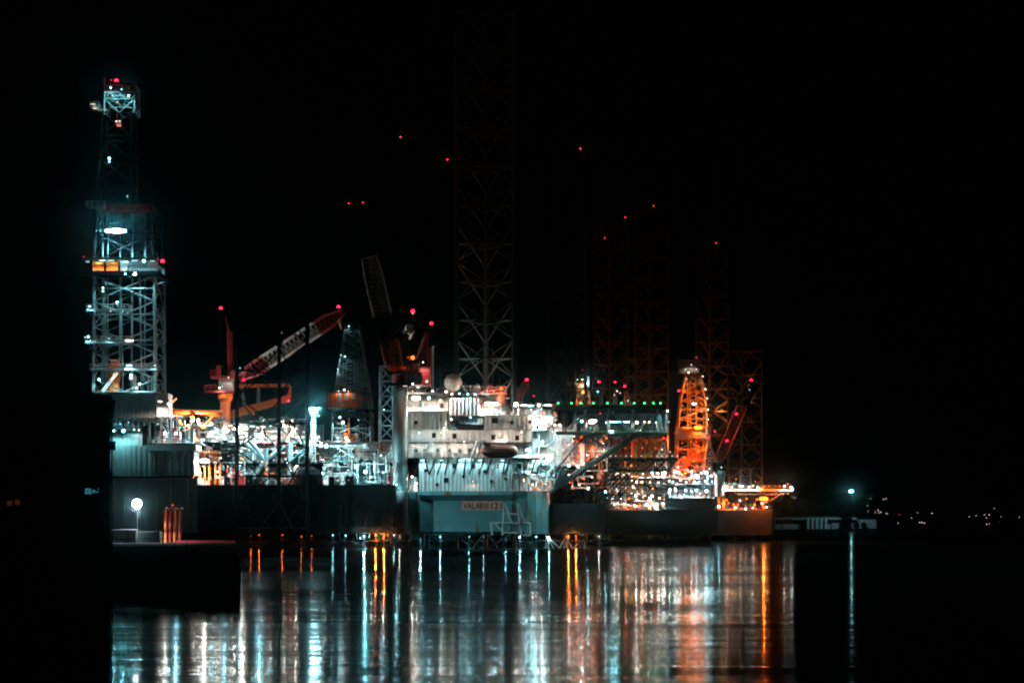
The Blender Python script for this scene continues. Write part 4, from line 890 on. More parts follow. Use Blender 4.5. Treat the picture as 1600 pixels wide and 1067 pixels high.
lamps(Q, 447, [(660,719,'cool',210,.6,'strip',439.4),(690,719,'cool',210,.6,'strip',439.4),(720,719,'cool',210,.6,'strip',439.4),(750,719,'cool',210,.6,'strip',439.4),(785,719,'cool',210,.6,'strip',439.4),(815,675,'warm',300,.8,'flood',442.5,1),(782,687,'warm',160,.7,'flood',445.2,1),(690,676,'warm',160,.5,'flood',442,1),(655,676,'cool',160,.5,'flood',442,1),(725,690,'warm',160,.5,'flood',442,1),(840,655,'warm',350,.8,'flood',446,1),(735,652,'cool',500,.6,'flood',450),  # added wash lamps that brighten the walls of the block
 (650,622,'warm',1500,1.5,'bank',447),(670,622,'cool',1100,1.2,'flood',447),(688,626,'warm',900,1.1,'flood',447),(764,631,'warm',1300,1.6,'bank',448,1),(773,631,'cool',1200,1.4,'bank',447),(676,611,'warm',250,.7,'flood',446.5),(697,612,'warm',400,.9,'flood',446.5),(706,616,'warm',300,.7,'flood',446.5),(718,615,'cool',250,.7,'flood',446.5),(731,616,'cool',200,.6,'flood',446.5),(742,616,'cool',150,.5,'flood',446.5),(771,611,'sod',250,.7,'flood',446.5),
 (783,607,'sod',300,1.3,'flood',447,1),(806,632,'warm',1500,1.5),(820,633,'warm',900,1.4,'strip'),(829,634,'cool',700,1.1,'strip'),(842,633,'warm',1800,1.3,'flood'),(856,633,'warm',900,1.2,'strip'),(850,645,'sod',300,.8),(866,645,'sod',250,.7),(836,645,'cool',700,.9),(867,664,'warm',300,.8),(874,664,'warm',300,.8),(810,647,'warm',300,.7),
 (648,696,'warm',115,.7,'strip',443.4,1),(668,696,'cool',100,.7,'strip',443.4,1),(690,696,'warm',115,.7,'strip',443.4,1),(709,696,'warm',100,.7,'strip',443.4,1),(728,696,'warm',100,.7,'strip',443.4,1),(743,700,'warm',400,.8,'flood',443),(752,704,'sod',250,.8,'flood',443.5),
 (850,662,'cool',1500,1.1,'flood',446.8),(836,668,'cool',1200,1.,'flood',446.5),(848,690,'warm',1300,1.1,'flood',446.8),(836,697,'cool',900,1.,'flood',446.5),(823,703,'cool',700,1.,'flood',445),(848,716,'cool',1100,1.,'flood',446.8),(830,728,'cool',600,.9,'flood',445.8),(870,705,'warm',400,.7,'flood',449),(870,682,'cool',400,.7,'flood',449),
 (808,753,'warm',900,1.,'flood',451),(818,750,'warm',700,.9,'flood',451),(832,757,'warm',800,.9,'flood',451),(846,752,'warm',700,.9,'flood',451),(842,765,'sod',250,.8,'flood',450),(776,728,'warm',0,.6,'flood',439.7),(739,752,'warm',50,.8,'flood',439.6),(729,712,'cool',120,.5,'flood',440),
 (644,745,'warm',900,1.,'flood',445),(651,755,'warm',300,.7,'flood',445),(619.5,757,'cool',420,.6,'flood',437.4,1),(705,655,'warm',500,.8,'flood',448),(694,668,'warm',300,.8,'flood',446),(660,590,'warm',300,.7,'flood',444),(653,605,'warm',400,.7,'flood',446),
 (909,658,'cool',1300,1.2,'flood',447),(927,659,'warm',2600,1.6,'bank',447),(947,660,'cool',300,.6,'flood',447),(956,659,'cool',700,1.5,'strip',447),(962,659,'cool',900,1.4,'strip',447),(976,659,'cool',900,1.6,'strip',447),(995,660,'warm',1300,1.4,'flood',447),(1007,659,'warm',400,.8,'flood',447),(1014,659,'warm',500,.9,'flood',447),(1025,660,'cool',300,.7,'flood',447),(1043,642,'cool',200,.8,'flood',441),(1045,659,'cool',60,.6,'flood',441),(955,673,'cool',200,.9,'strip',441),
 (889,727,'cool',700,1.1,'flood',446),(903,729,'warm',250,.8,'flood',446),(919,763,'teal',700,1.1,'flood',447),(946,768,'cool',300,.8,'flood',447),(885,636,'cool',500,.9,'flood',442),(938,646,'red',80,.9,'flood',455),(885,697,'red',160,1.2,'flood',455)])
for px, py, c_ in ((878,710,'sod'),(895,705,'sod'),(905,715,'warm'),(888,716,'sod'),(930,700,'sod'),(922,712,'sod'),(940,690,'sod'),(902,690,'sod'),(900,745,'sod'),(905,757,'warm'),(912,748,'sod'),(925,745,'warm'),(934,755,'sod')): lamp(Q,px,py,463,c_,220,.8)

# crane of VALARIS
vc = thing('pedestal_crane', W(625.5,597,441), 'red crane on a round column with its grey boom raised steeply', 'crane', 'cranes of the rigs')
D = 441
MB().lathe((px_,441,Z(597,441)), [(1.75,0),(1.75,2.6),(2.4,2.7),(2.4,3.1)], 16).build('slew_ring', 'red', vc)
MB().prism([(X(605,D),D-3),(X(657,D),D-3),(X(660,D),D+3),(X(605,D),D+3)], Z(585,D), Z(582,D)).rail([(X(605,D),D-2.9,Z(582,D)),(X(657,D),D-2.9,Z(582,D))],1.2,1.1,.05).build('slew_platform', 'dark', vc)
MB().box(X(610,D),X(641,D),D-2.2,D+2.2,Z(602,D),Z(599.6,D)).rail([(X(605,D),D-2.6,Z(599.6,D)),(X(645,D),D-2.6,Z(599.6,D))],1.2,1,.05).build('service_platform', 'dark', vc)
MB().cham(X(646,D),X(672,D),D+1,D+5,Z(601,D),Z(571,D),.3).build('machinery_house', 'red', vc)
MB().cham(X(648,D),X(655,D),D-2.4,D-.2,Z(582,D),Z(563,D),.2).build('operator_cab', 'dark', vc)
mb = MB()
for px in (643,653): mb.lathe(W(px,592,D-1.6), [(.6,-.9),(1.1,-.85),(1.1,-.7),(.7,-.65),(.7,.65),(1.1,.7),(1.1,.85),(.6,.9)], 14, 'y')
mb.build('winch_drum', 'dark', vc)
mb = MB(); lattice(mb, mb, [W(627,582,D-2),W(647,582,D-2),W(647,582,D+2),W(627,582,D+2)], [W(636,500,D-1),W(646,494,D-1),W(646,494,D+1),W(636,500,D+1)], 5, .35, .15, 'x'); mb.build('gantry', 'dark', vc)
mb = MB(); lattice(mb, mb, [W(655,572,D+1),W(668,572,D+1),W(668,572,D+3),W(655,572,D+3)], [W(664,520,D+1),W(668,520,D+1),W(668,520,D+3),W(664,520,D+3)], 4, .2, .1, 'x'); mb.tube(W(650,560,D),W(664,524,D),.25,5); mb.build('back_stay', 'red', vc)
MB().tube(W(674,600,D+4),W(674,510,D+4),.1,6).build('beacon_pole', 'dark', vc)
mb = MB()
for i, (a, b_) in enumerate((((630,520),(637,508)),((634,520),(641,507)),((638,522),(644,508)),((640,530),(646,516)))): mb.tube(W(*a,D-2),W(*b_,D-2),.28,6)
mb.build('sheave_block', 'white', vc)
boom(vc, W(619,579,D-1), W(577,402,D-6), 4.2, 3.9, 26, ['red','dark','grey','grey'], ['boom_section']*4, taper=.8, rc=.13, rb=.05)
MB().prismx([(D-2.2,0),(D-1.4,0),(D-1.4,1),(D-2.2,1)],0,1)
MB().add([W(604,548,D-3),W(610,546,D-3),W(619,580,D-3),W(612,582,D-3),W(604,548,D-1),W(610,546,D-1),W(619,580,D-1),W(612,582,D-1)],[(0,3,2,1),(4,5,6,7),(0,1,5,4),(1,2,6,5),(2,3,7,6),(3,0,4,7)]).build('boom_foot', 'red', vc)
mb = MB()
for a in (-.7,.7): mb.tube(W(643,498,D+a),W(588,412,D-5+a),.04,4)
mb.build('pendant_lines', 'dark', vc)
beacon(vc,645,487,D-1,160,2.2); beacon(vc,674,506,D+3,110,1.8)
lamps(vc, D-3, [(645,559,'sod',520,1.6,'flood',D-3),(638,558,'sod',90,.7,'flood',D-3),(645,490,'warm',30,.5,'flood',D-1.6),(614.5,600,'cool',400,1.1,'flood',D+3),(616,606,'warm',150,.8,'flood',D+3),(633,603,'warm',90,.6,'strip',D-3),(634,515,'warm',70,.4,'flood',D-3.4),(645,600,'warm',160,.6,'flood',D-3),(667,596,'warm',260,.6,'flood',D-2),(661,566,'warm',650,.5,'flood',D-1.2)])  # last lamp is added to brighten the red machinery house
# white lattice tower left of the pedestal
lt = thing('lattice_upright', W(604,757,470), 'white lit lattice tower directly left of the crane pedestal column', 'tower')
DT = 470; mb = MB(); c2 = MB()
lattice(c2, mb, [W(592,757,DT),W(617,757,DT),V((X(617,DT),DT+3.6,Z(757,DT))),V((X(592,DT),DT+3.6,Z(757,DT)))], [W(594,572,DT),W(613,572,DT),V((X(613,DT),DT+3.2,Z(572,DT))),V((X(594,DT),DT+3.2,Z(572,DT)))], 8, .28, .16, 'z')
c2.build('chord', 'white', lt); mb.build('bracing', 'white', lt)
MB().box(X(613,DT),X(618,DT),DT-1.2,DT-.4,Z(757,DT),Z(600,DT)).build('cable_duct', 'white', lt)
lamp(lt,604,700,DT-4,'cool',500,.6); lamp(lt,600,640,DT-3.5,'cool',160,.4); lamp(lt,606,610,DT-3.5,'cool',120,.4)
# distant small cranes
def smallcrane(px, py, px2, py2, D, m, label, bec=True):
    r = thing('pedestal_crane', W(px,py,D), label, 'crane', 'cranes of the rigs')
    MB().lathe(W(px,py+30,D), [(.9,0),(.9,30/F*D),(1.5,30/F*D+.2),(1.5,30/F*D+1)], 10).build('pedestal', m, r)
    MB().cham(X(px,D)-1.6,X(px,D)+1.6,D-1,D+1.6,Z(py,D)+1,Z(py,D)+3.4,.3).build('operator_cab', m, r)
    boom(r, W(px,py-4,D), W(px2,py2,D-1), 1.6, 1.8, 14, [m]*2, ['boom_section']*2, rc=.16, rb=.07)
    MB().tube(W(px,py-6,D),W(px-2,py-24,D),.2,5).tube(W(px-2,py-24,D),W(px2,py2,D-1),.05,4).build('gantry', m, r)
    if bec: beacon(r,px2,py2-4,D-1,60,1.9)
    return r
smallcrane(808,628,823,598,500,'red','small red crane boom rising behind the right end of the white accommodation block')
x_ = thing('signal_mast', W(834,640,500), 'slim mast with a red beacon right of the small red crane', 'mast'); MB().tube(W(834,660,500),W(834,621,500),.12,6).build('pole','dark',x_); beacon(x_,834,619,500,25,1.4)

# ================================================================== RIG C (right, orange lit)
DC = 740
C_ = thing('jack_up_rig', (75, 770, 3), 'right jack-up rig with orange sodium lights above a dark hull', 'drilling rig', 'jack-up rigs in the harbour')
MB().prism([(X(950,DC),DC),(X(1122,DC),DC),(X(1208,DC),DC+4),(X(1208,DC),DC+56),(X(950,DC),DC+60)], Z(836,DC), Z(796.5,DC)).build('hull', 'hull', C_)
MB().corr(X(1048,DC),X(1120,DC),DC+6,Z(777,DC),Z(757,DC),3.,.15,10).build('deckhouse', 'grey', C_)
MB().cham(X(1040,DC),X(1118,DC),DC+2,DC+6,Z(796,DC),Z(778,DC),.4).build('deck_tank', 'hull', C_)
mb = MB()
for px in range(1052,1120,9): mb.box(X(px,DC)-.2,X(px,DC)+.2,DC+5.8,DC+6.1,Z(777,DC),Z(757,DC))
mb.build('deckhouse_frame', 'dark', C_)
deckslab(C_, 1000, 1122, 757, DC+5, DC+22, .5, 'dark', 'platform', True, 'dark'); deckslab(C_, 950, 1062, 747, DC+7, DC+20, .4, 'dark'); deckslab(C_, 950, 1050, 772, DC+7, DC+20, .4, 'dark')
wc = ['white','steel','grey','orange','brown','yellow','steel']
modules(C_, 950, 1050, [(736,747),(750,771),(773,796)], DC+12, DC+19, wc, 41, 6, 18, .08)
modules(C_, 1050, 1122, [(740,757)], DC+12, DC+18, ['white','steel','grey','teal'], 42, 5, 14, .1)
modules(C_, 1124, 1206, [(772,798)], DC+10, DC+17, wc, 43, 5, 14, .08)
modules(C_, 1050, 1120, [(728,741)], DC+13, DC+20, ['grey','steel','dark','brown'], 44, 5, 14, .2)
MB().corr(X(950,DC+21),X(1125,DC+21),DC+22,Z(796,DC),Z(742,DC),2.,.2,1).build('module_wall', 'grey', C_)
MB().corr(X(1124,DC+19),X(1200,DC+19),DC+19,Z(797,DC),Z(770,DC),2.,.2,1).build('module_wall', 'grey', C_)
for px in (1126,1133): MB().box(X(px,DC)-.6,X(px,DC)+.6,DC+6,DC+8,Z(797,DC),Z(766,DC)).build('deck_post', 'orange', C_)
# right platform
pl = deckslab(C_, 1124, 1239, 764, DC+2, DC+26, .7, 'grey', 'pipe_deck', True, 'white')
tr = MB()
for k in range(9):
    a = 1150+k*9.5; tr.tube(W(a,766,DC+3),W(a+5,772,DC+3),.18,5); tr.tube(W(a+5,772,DC+3),W(a+9.5,766,DC+3),.18,5)
tr.tube(W(1150,772,DC+3),W(1225,772,DC+3),.25,5); tr.tube(W(1190,790,DC+3),W(1226,768,DC+3),.35,6); tr.build('deck_truss', 'rust', C_)
modules(C_, 1126, 1236, [(757,764)], DC+6, DC+14, ['white','steel','orange','grey','brown'], 45, 4, 9, .1)
MB().cham(X(1184,DC),X(1192,DC),DC+.5,DC+2,Z(768,DC),Z(757,DC),.2).build('sign_box', 'white', C_)
mb = MB(); lattice(mb, mb, sq(1158,1174,764,DC+8,DC+12), sq(1158,1174,733,DC+8,DC+12), 3, .2, .12, 'z'); mb.build('stair_tower', 'steel', C_)
# helideck 2
DH = 690
zz = Z(717.5,DH); h2 = MB().prism([(X(922,DH),DH+2),(X(932,DH),DH),(X(1052,DH),DH),(X(1060,DH),DH+2),(X(1062,DH),DH+24),(X(922,DH),DH+24)], zz, zz+.6).build('helideck', 'dark', C_)
tr = MB()
for dd in (DH+1, DH+12):
    xq = [X(a,DH) for a in range(924,1062,17)]
    zl = Z(734,DH)
    tr.tube((xq[0],dd,zl),(X(1044,DH),dd,zl),.35,6); tr.tube((X(1044,DH),dd,zl),(X(1058,DH),dd,zz),.35,6)
    for a, b_ in zip(xq, xq[1:]):
        if b_ > X(1046,DH): break
        tr.tube((a,dd,zz),(a,dd,zl),.22,5); tr.tube((a,dd,zl),(b_,dd,zz),.2,5); tr.tube((a,dd,zz),(b_,dd,zl),.2,5)
tr.build('helideck_truss', 'dark', C_)
tr = MB()
for k in range(8): tr.tube(W(1006-k*7,736,DH+1),W(950-k*7,795,DH+1),.24,5)
for k in range(6): tr.tube(W(925+k*11,736,DH+3),W(925+k*11,795,DH+3),.2,5); tr.tube(W(925+k*11,740,DH+3.5),W(940+k*11,790,DH+3.5),.14,5)
for k in range(4): tr.tube(W(925,744+k*13,DH+3),W(985,744+k*13,DH+3),.16,5)
tr.tube(W(990,757,DH+2),W(1022,796,DH+2),.2,5); tr.tube(W(965,770,DH+2),W(985,796,DH+2),.2,5)
tr.build('support_frame', 'dark', C_)
for i, px in enumerate(range(946,1062,8)): lampat(C_, (X(px,DH),DH-.4,zz+1.1), 'green' if i in (3,6,8,9) else ('cool' if i%3 else 'warm'), 25, .8, 'beacon', name='helideck_light')
rn = random.Random(99)
rows = []
def rr(n, x0, x1, y, j, cols, P, s, D, kind='flood'):
    for i in range(n): rows.append((x0+(x1-x0)*(i+rn.uniform(.1,.9))/n, y+rn.uniform(-j,j), rn.choice(cols), round(P*rn.choice((.5,1,1.6))), s*rn.uniform(.8,1.2), kind, D))
rr(11, 952, 1046, 740, 1.5, ['warm','warm','cool'], 700, 1.3, DC+9)
rr(8, 955, 1048, 752, 2, ['warm','warm','sod'], 700, 1.2, DC+8)
rr(8, 955, 1045, 777, 3, ['warm','sod','warm'], 800, 1.2, DC+8)
rr(6, 955, 1045, 788, 3, ['warm','sod','warm'], 700, 1.2, DC+6)
rr(7, 1050, 1090, 738, 2, ['sod','warm','sod'], 800, 1.4, DC+8)
rr(9, 1080, 1122, 740, 4, ['cool','white','cool'], 500, 1.2, DC+7)
rr(7, 1050, 1120, 752, 2, ['cool','white','teal'], 350, 1.1, DC+7)
lamps(C_, DC+3, rows[:60]+[(1056,766,'cool',700,1.6),(1071,766,'cool',600,1.4),(1080,767,'warm',700,1.6),(1088,766,'cool',700,1.5),(1104,767,'cool',900,1.7),(1046,769,'warm',900,1.5),(1100,775,'sod',500,1.6),(1044,790,'cool',900,1.8),
 (1123,791,'cool',700,1.4),(1127,735,'cool',250,1.2),(1130,756,'warm',300,1.)], 1.8)
rows = []
rr(15, 1127, 1238, 760, 1.2, ['warm','warm','sod','white'], 320, 1.1, DC+1)
rr(9, 1128, 1206, 784, 5, ['sod','warm','sod'], 600, 1.3, DC+6)
rr(6, 1140, 1206, 794, 2, ['sod','warm'], 500, 1.1, DC+6)
lamps(C_, DC, rows+[(1193,779,'sod',15000,2.4,'bank',DC),(1147,795,'sod',900,1.6,'flood',DC+3),(1231,756,'sod',150,1.4,'flood',DC+1),(1237,762,'warm',300,1.2,'flood',DC+1)], 1.6)
# derrick C
DE = 752
E = thing('drilling_derrick', W(1086,735,DE), 'orange lit drilling derrick with a white box on top and a yellow name sign', 'derrick', 'drilling derricks of the rigs')
ch = MB(); brc = MB()
lattice(ch, brc, sq(1058,1101,735,DE,DE+10), sq(1060,1105,668,DE,DE+10), 4, .42, .22, 'z'); ch.build('corner_posts', 'yellow', E); ch = MB()
lattice(ch, brc, sq(1060,1105,668,DE,DE+10), sq(1064,1102,625,DE+.6,DE+9.4), 3, .4, .2, 'z')
lattice(ch, brc, sq(1064,1102,625,DE+.6,DE+9.4), sq(1072,1094,585,DE+2,DE+8), 3, .4, .2, 'z')
ch.build('corner_posts', 'yellow', E); brc.build('bracing', 'yellow', E)
mb = MB()
for px in (1075,1079,1088): mb.tube(W(px+1,735,DE+3),W(px-1,590,DE+4),.3,6)
mb.build('guide_rails', 'yellow', E)
MB().corr(X(1061,DE),X(1092,DE),DE-1,Z(582,DE),Z(562,DE),1.6,.12,6).build('crown_box', 'grey', E)
MB().tube(W(1086,562,DE),W(1086,557,DE),.12,5).build('beacon_post', 'dark', E)
mb = MB(); pr = [(1093,582),(1098,596),(1106,608),(1111,625),(1113,645),(1113,680)]
for a, b_ in zip(pr, pr[1:]): mb.add([W(a[0]-6,a[1],DE+1),W(*a,DE+3),W(*b_,DE+3),W(b_[0]-6,b_[1],DE+1),W(a[0]-6,a[1],DE+8),W(*a,DE+8),W(*b_,DE+8),W(b_[0]-6,b_[1],DE+8)],[(0,3,2,1),(4,5,6,7),(0,1,5,4),(1,2,6,5),(2,3,7,6),(3,0,4,7)])
mb.build('curved_escape_chute', 'chute', E)
mb = MB()
for k in range(9): mb.box(X(1106,DE)-1.5+k*.15,X(1113,DE)+.4,DE+.6,DE+8.2,Z(612+k*8,DE)-.15,Z(612+k*8,DE)+.15)
mb.build('hoop_ring', 'dark', E)
MB().corr(X(1055,DE),X(1110,DE),DE-1.6,Z(685,DE),Z(668,DE),1.2,.1,.3).build('wind_wall', 'grey', E)
sg = MB().box(X(1066.5,DE),X(1085,DE),DE-1.9,DE-1.7,Z(678,DE),Z(669,DE)).build('name_sign', 'yellow', E)
text('VALARIS', 1068, 1081, 670, 673, DE-1.9, 'letter', E); text('JU 292', 1068.5, 1080.5, 674.3, 677.3, DE-1.9, 'letter', E)
MB().cham(X(1102,DE),X(1107,DE),DE-3,DE-1.8,Z(678,DE),Z(668,DE),.2).build('control_cabin', 'white', E)
MB().lathe(W(1087,722,DE+3),[(2.,0),(2.2,3),(1.4,6),(1.,9)],10).cham(X(1066,DE),X(1080,DE),DE+1,DE+5,Z(735,DE),Z(712,DE),.5).build('drill_floor_machine', 'orange', E)
modules(E, 1052, 1112, [(720,738)], DE+2, DE+7, ['orange','steel','yellow','brown','grey'], 51, 6, 14, .2)
lamps(E, DE-2.5, [(1076,582,'warm',300,1.2,'flood',DE-1.5),(1080,570,'warm',160,1.2,'flood',DE-2),(1088,577,'warm',160,1.,'flood',DE-2),(1071,577,'warm',90,.8,'flood',DE-2),(1083,631,'warm',700,1.6),(1087,631,'warm',500,1.4),(1087,646,'sod',900,1.6),(1091,668,'sod',3200,2.4,'bank'),(1104,671,'warm',200,1.,'flood',DE-4),(1091,705,'sod',1800,2.),(1070,715,'sod',900,1.6),(1084,720,'sod',1200,1.4),(1060,722,'sod',700,1.4),
 (1095,640,'warm',160,.8),(1102,608,'warm',420,.9,'flood',DE-1.5),(1105,622,'warm',420,.9,'flood',DE-1.5),(1106,640,'warm',420,.9,'flood',DE-1.5),(1106,655,'warm',420,.8,'flood',DE-1.5),(1098,588,'warm',160,1.,'flood',DE-.5),(1074,600,'sod',500,.8,'flood',DE+1),(1080,690,'sod',900,1.),(1072,652,'sod',600,.8)], .6)  # warm lamps beside the curved chute are added to brighten it
beacon(E,1088,559,DE-1,8,1.5); beacon(E,1061,611,DE-2,110,2.4); beacon(E,1054,677,DE-3,30,1.3); beacon(E,1117,674,DE-2,60,1.3); beacon(E,1107,684,DE-2,60,1.6)
MB().tube(W(1060,612,DE-1),W(1060,660,DE-1),.12,5).tube(W(1060,614,DE-1),W(1070,622,DE),.1,5).build('beacon_arm','dark',E)
mb = MB(); lattice(mb, mb, sq(1100,1120,735,DE-4,DE-1), sq(1107,1109,684,DE-3,DE-2), 5, .22, .12, 'x'); mb.build('aframe_mast', 'steel', E)
for px, py, P in ((1073,592,300),(1084,600,300),(1069,612,350),(1090,614,350),(1067,634,400),(1096,632,400),(1078,640,400),(1066,656,400),(1098,656,400),(1075,664,500),(1066,692,500),(1098,696,600),(1078,706,600),(1064,728,600),(1098,726,700),(1088,690,500)): lamp(E, px, py, DE-1.6, 'amber' if int(px) % 2 else 'sod', P, .75)
# derrick D (small, far left of it)
DF = 700
G = thing('drilling_derrick', W(911,720,DF), 'small orange lit derrick rising behind the green lit helideck', 'derrick', 'drilling derricks of the rigs')
ch = MB(); lattice(ch, ch, sq(888,935,720,DF,DF+10), sq(907,916,585,DF+3,DF+6), 12, .3, .17, 'x'); ch.build('tower_frame', 'rust', G)
MB().box(X(901,DF),X(918,DF),DF+1,DF+3,Z(609,DF),Z(598,DF)).build('wind_wall', 'orange', G)
MB().tube(W(899,600,DF),W(899,577,DF),.18,5).build('whip_antenna', 'orange', G)
MB().cham(X(916,DF),X(921,DF),DF,DF+2,Z(604,DF),Z(588,DF),.2).build('crown_box', 'white', G)
modules(G, 885, 945, [(690,720)], DF+6, DF+10, ['orange','brown','red','steel'], 61, 6, 14, .1)
lamps(G, DF-1, [(909,603,'warm',300,1.4),(911,613,'sod',900,1.8),(918,599,'cool',250,1.5),(917,590,'cool',160,1.),(902,593,'cool',60,.8),(910,593,'warm',160,1.),(914,582,'cool',60,.8),(902,612,'sod',300,.9),(900,650,'sod',700,1.2),(925,650,'sod',700,1.2),(912,680,'sod',900,1.5),(896,690,'sod',600,1.2),(930,690,'warm',600,1.2),(905,705,'sod',700,1.2),(922,705,'sod',700,1.2)], 2.2)
beacon(G,911,578,DF,40,1.8)
for px, yt, lab, lamps_, wd in ((939,610,'thin dark lattice mast with a red beacon between the derrick and the rusty legs',[(934,612,'cool',60,1.2)],5),(961,606,'thin lattice mast with a red beacon above the middle of the helideck',[(964,611,'warm',60,1.1),(960,617,'warm',60,1.),(969,614,'warm',40,.9)],4)):
    g_ = thing('lattice_mast', W(px,720,DF+10), lab, 'mast'); mb = MB(); lattice(mb, mb, sq(px-wd,px+wd,735,DF+10,DF+13), sq(px-2,px+2,yt,DF+11,DF+12), 14, .2, .11, 'x'); mb.build('mast_frame','rust',g_)
    lamps(g_, DF+8, lamps_); lamp(g_,px,660,DF+7,'sod',200,.6)
    beacon(g_, {939:936,961:961}[px], 597, DF+10, 100 if px == 939 else 50, 2.2 if px == 939 else 1.6)
g_ = smallcrane(990, 690, 978, 612, DF+5, 'orange', 'orange crane boom leaning left behind the right end of the green lit helideck', False)
beacon(g_,976,604,DF+3,110,2.2); lamp(g_,981,626,DF+1,'warm',260,.5); lamp(g_,984,650,DF+1,'sod',300,.6)
for px in (1000,1020): 
    pass
sl = thing('lattice_mast', W(1037,720,720), 'short white a-frame mast with a red lamp under the end of the helideck', 'mast')
mb = MB(); lattice(mb, mb, sq(1020,1042,735,720,723), sq(1036,1039,690,721,722), 5, .22, .12, 'x'); mb.build('mast_frame','white',sl); beacon(sl,1037,685,720,60,1.8); lamp(sl,1034,702,718,'warm',200,.7); lamp(sl,1026,716,718,'warm',300,.8); lamp(sl,1047,706,718,'warm',60,.7)
# sodium work lamps lighting the legs
for (px, py, D, P) in ((985,728,783,2600),(1008,690,806,4200),(1038,690,806,4200),(1096,640,797,2400),(1128,640,797,1800),(1150,748,787,350),(1180,752,787,350),(945,722,797,900)):
    lamp(C_, px, py, D+2, 'amber', P*.5, .5, up=True)
for (px, py, P, c_) in ((738,622,900,'cool'),(782,625,650,'warm')): lamp(Q, px, py, 487, c_, P, .6, up=True)  # added unseen lamps that brighten the tall leg behind the block
lamp(Q, 728, 408, 486.5, 'amber', 26, .25, up=True)
# crane C
cc = thing('pedestal_crane', W(1128,745,DC), 'red lattice boom crane leaning up to the right beside the right rig leg', 'crane', 'cranes of the rigs')
MB().lathe(W(1124,775,DC+1), [(1.6,0),(1.6,8),(2.2,8.3),(2.2,9.5)], 12).build('pedestal', 'grey', cc)
MB().cham(X(1114,DC),X(1130,DC),DC-1,DC+3,Z(738,DC),Z(722,DC),.4).build('machinery_house', 'dark', cc)
MB().box(X(1117,DC),X(1124,DC),DC-1.4,DC-1,Z(720,DC),Z(717,DC)).build('winch_cover', 'red', cc)
boom(cc, W(1122,724,DC-1), W(1172,606,DC-3), 3.4, 3.6, 22, ['rust','red','red','dark'], ['boom_section']*4, rc=.24, rb=.12)
MB().tube(W(1120,722,DC),W(1108,690,DC),.3,6).tube(W(1108,690,DC),W(1168,616,DC-2),.06,4).build('gantry', 'grey', cc)
MB().tube(W(1170,600,DC-3),W(1174,592,DC-3),.15,5).tube(W(1168,604,DC-3),W(1172,600,DC-3),.5,6).tube(W(1174,608,DC-3),W(1174,658,DC-3),.06,4).build('hook_line', 'steel', cc)
beacon(cc,1174,594,DC-3,110,2.2); beacon(cc,1151,647,DC-4,160,2.2); beacon(cc,1136,689,DC-4,120,2.2); lamp(cc,1171,609,DC-4,'cool',40,.8); lamp(cc,1174,628,DC-4,'warm',15,.5); lamp(cc,1127,730,DC-3,'cool',120,.8)

# low background town behind the rigs: dark pier in the basin
struct(MB().box(-260, 60, 600, 640, -2, 1.6), 'basin_pier', 'conc')

# added unseen flood mast behind the brick building, brightens the middle rig's bow
fill_mast = thing('lamp_mast', (X(118,345), 345, 3.4), 'added unseen flood mast on the quay behind the dark brick building', 'lamp mast')
p = V((X(118,345), 345, 17.)); q = V((-10, 446, 9))
MB().tube((p.x,p.y-.6,3.4),(p.x,p.y-.6,18),.2,8,.12).build('pole','steel',fill_mast)
h = lampat(fill_mast, p, 'cool', 0, 1.6, 'bank'); h.rotation_euler = (0,0,math.atan2(q.y-p.y,q.x-p.x)+R(90))
ld = bpy.data.lights.new('lamp_light','SPOT'); ld.energy = 185000; ld.color = (.55,.9,.95); ld.spot_size = R(25); ld.spot_blend = 1.; ld.shadow_soft_size = .5
lo = bpy.data.objects.new('lamp_light', ld); COL.objects.link(lo); lo.parent = fill_mast
d_ = (q-p).normalized(); lo.location = p+d_*1.2-V(fill_mast['_o']); lo.rotation_euler = d_.to_track_quat('-Z','Y').to_euler()

thing_c = C_
# dense pipework on the decks
wm_ = ['white','steel','steel','grey','teal','dark','dark']
tangle(A, 302, 480, 655, 690, 441, 450, 26, wm_, 71, .16, ('warm','cool','warm','sod'), 14)
tangle(A, 302, 480, 692, 756, 436, 446, 46, wm_+['orange','red'], 72, .18, ('warm','cool','warm','sod','teal'), 26)
tangle(A, 480, 612, 694, 756, 436, 446, 30, wm_, 73, .18, ('warm','cool','cool','red'), 14)
tangle(A, 244, 306, 650, 690, 433, 440, 14, wm_+['red'], 74, .15, ('warm','cool','teal'), 5)
tangle(Q, 868, 948, 680, 765, 458, 464, 40, ['brown','orange','steel','rust','red','white'], 75, .2, ('sod','warm','sod','warm','cool'), 34, 170, .7)
tangle(Q, 790, 872, 631, 650, 449, 453, 16, ['white','steel','brown','grey'], 76, .14, ('warm','cool'), 6)
tangle(Q, 640, 790, 603, 614, 447, 451, 14, ['white','steel','brown','red'], 77, .12, ('warm',), 5, 50, .4)
tangle(Q, 802, 866, 742, 766, 446.5, 450, 12, ['white','steel','orange','dark'], 78, .14, ('warm','sod'), 4)
tangle(C_, 952, 1048, 738, 795, 748, 756, 50, ['steel','orange','brown','white','yellow','dark'], 81, .26)
tangle(thing_c, 952, 1120, 728, 795, 744, 750, 0, ['steel'], 91, .2, ('warm','warm','sod','cool'), 55, 220, .9)
tangle(C_, 1126, 1206, 770, 796, 746, 754, 26, ['steel','orange','brown','yellow','dark'], 82, .26)
tangle(C_, 1050, 1122, 729, 757, 746, 756, 22, ['steel','white','grey','dark'], 83, .24)
tangle(C_, 1126, 1236, 756, 763, 743, 752, 20, ['steel','white','orange','brown'], 84, .16)
tangle(B, 500, 600, 690, 735, 556, 566, 18, ['steel','grey','white','orange'], 85, .18, ('warm','cool'), 5)
tangle(G, 886, 945, 640, 720, 697, 705, 26, ['orange','brown','red','steel'], 86, .24, ('sod','warm'), 8, 200, 1.)
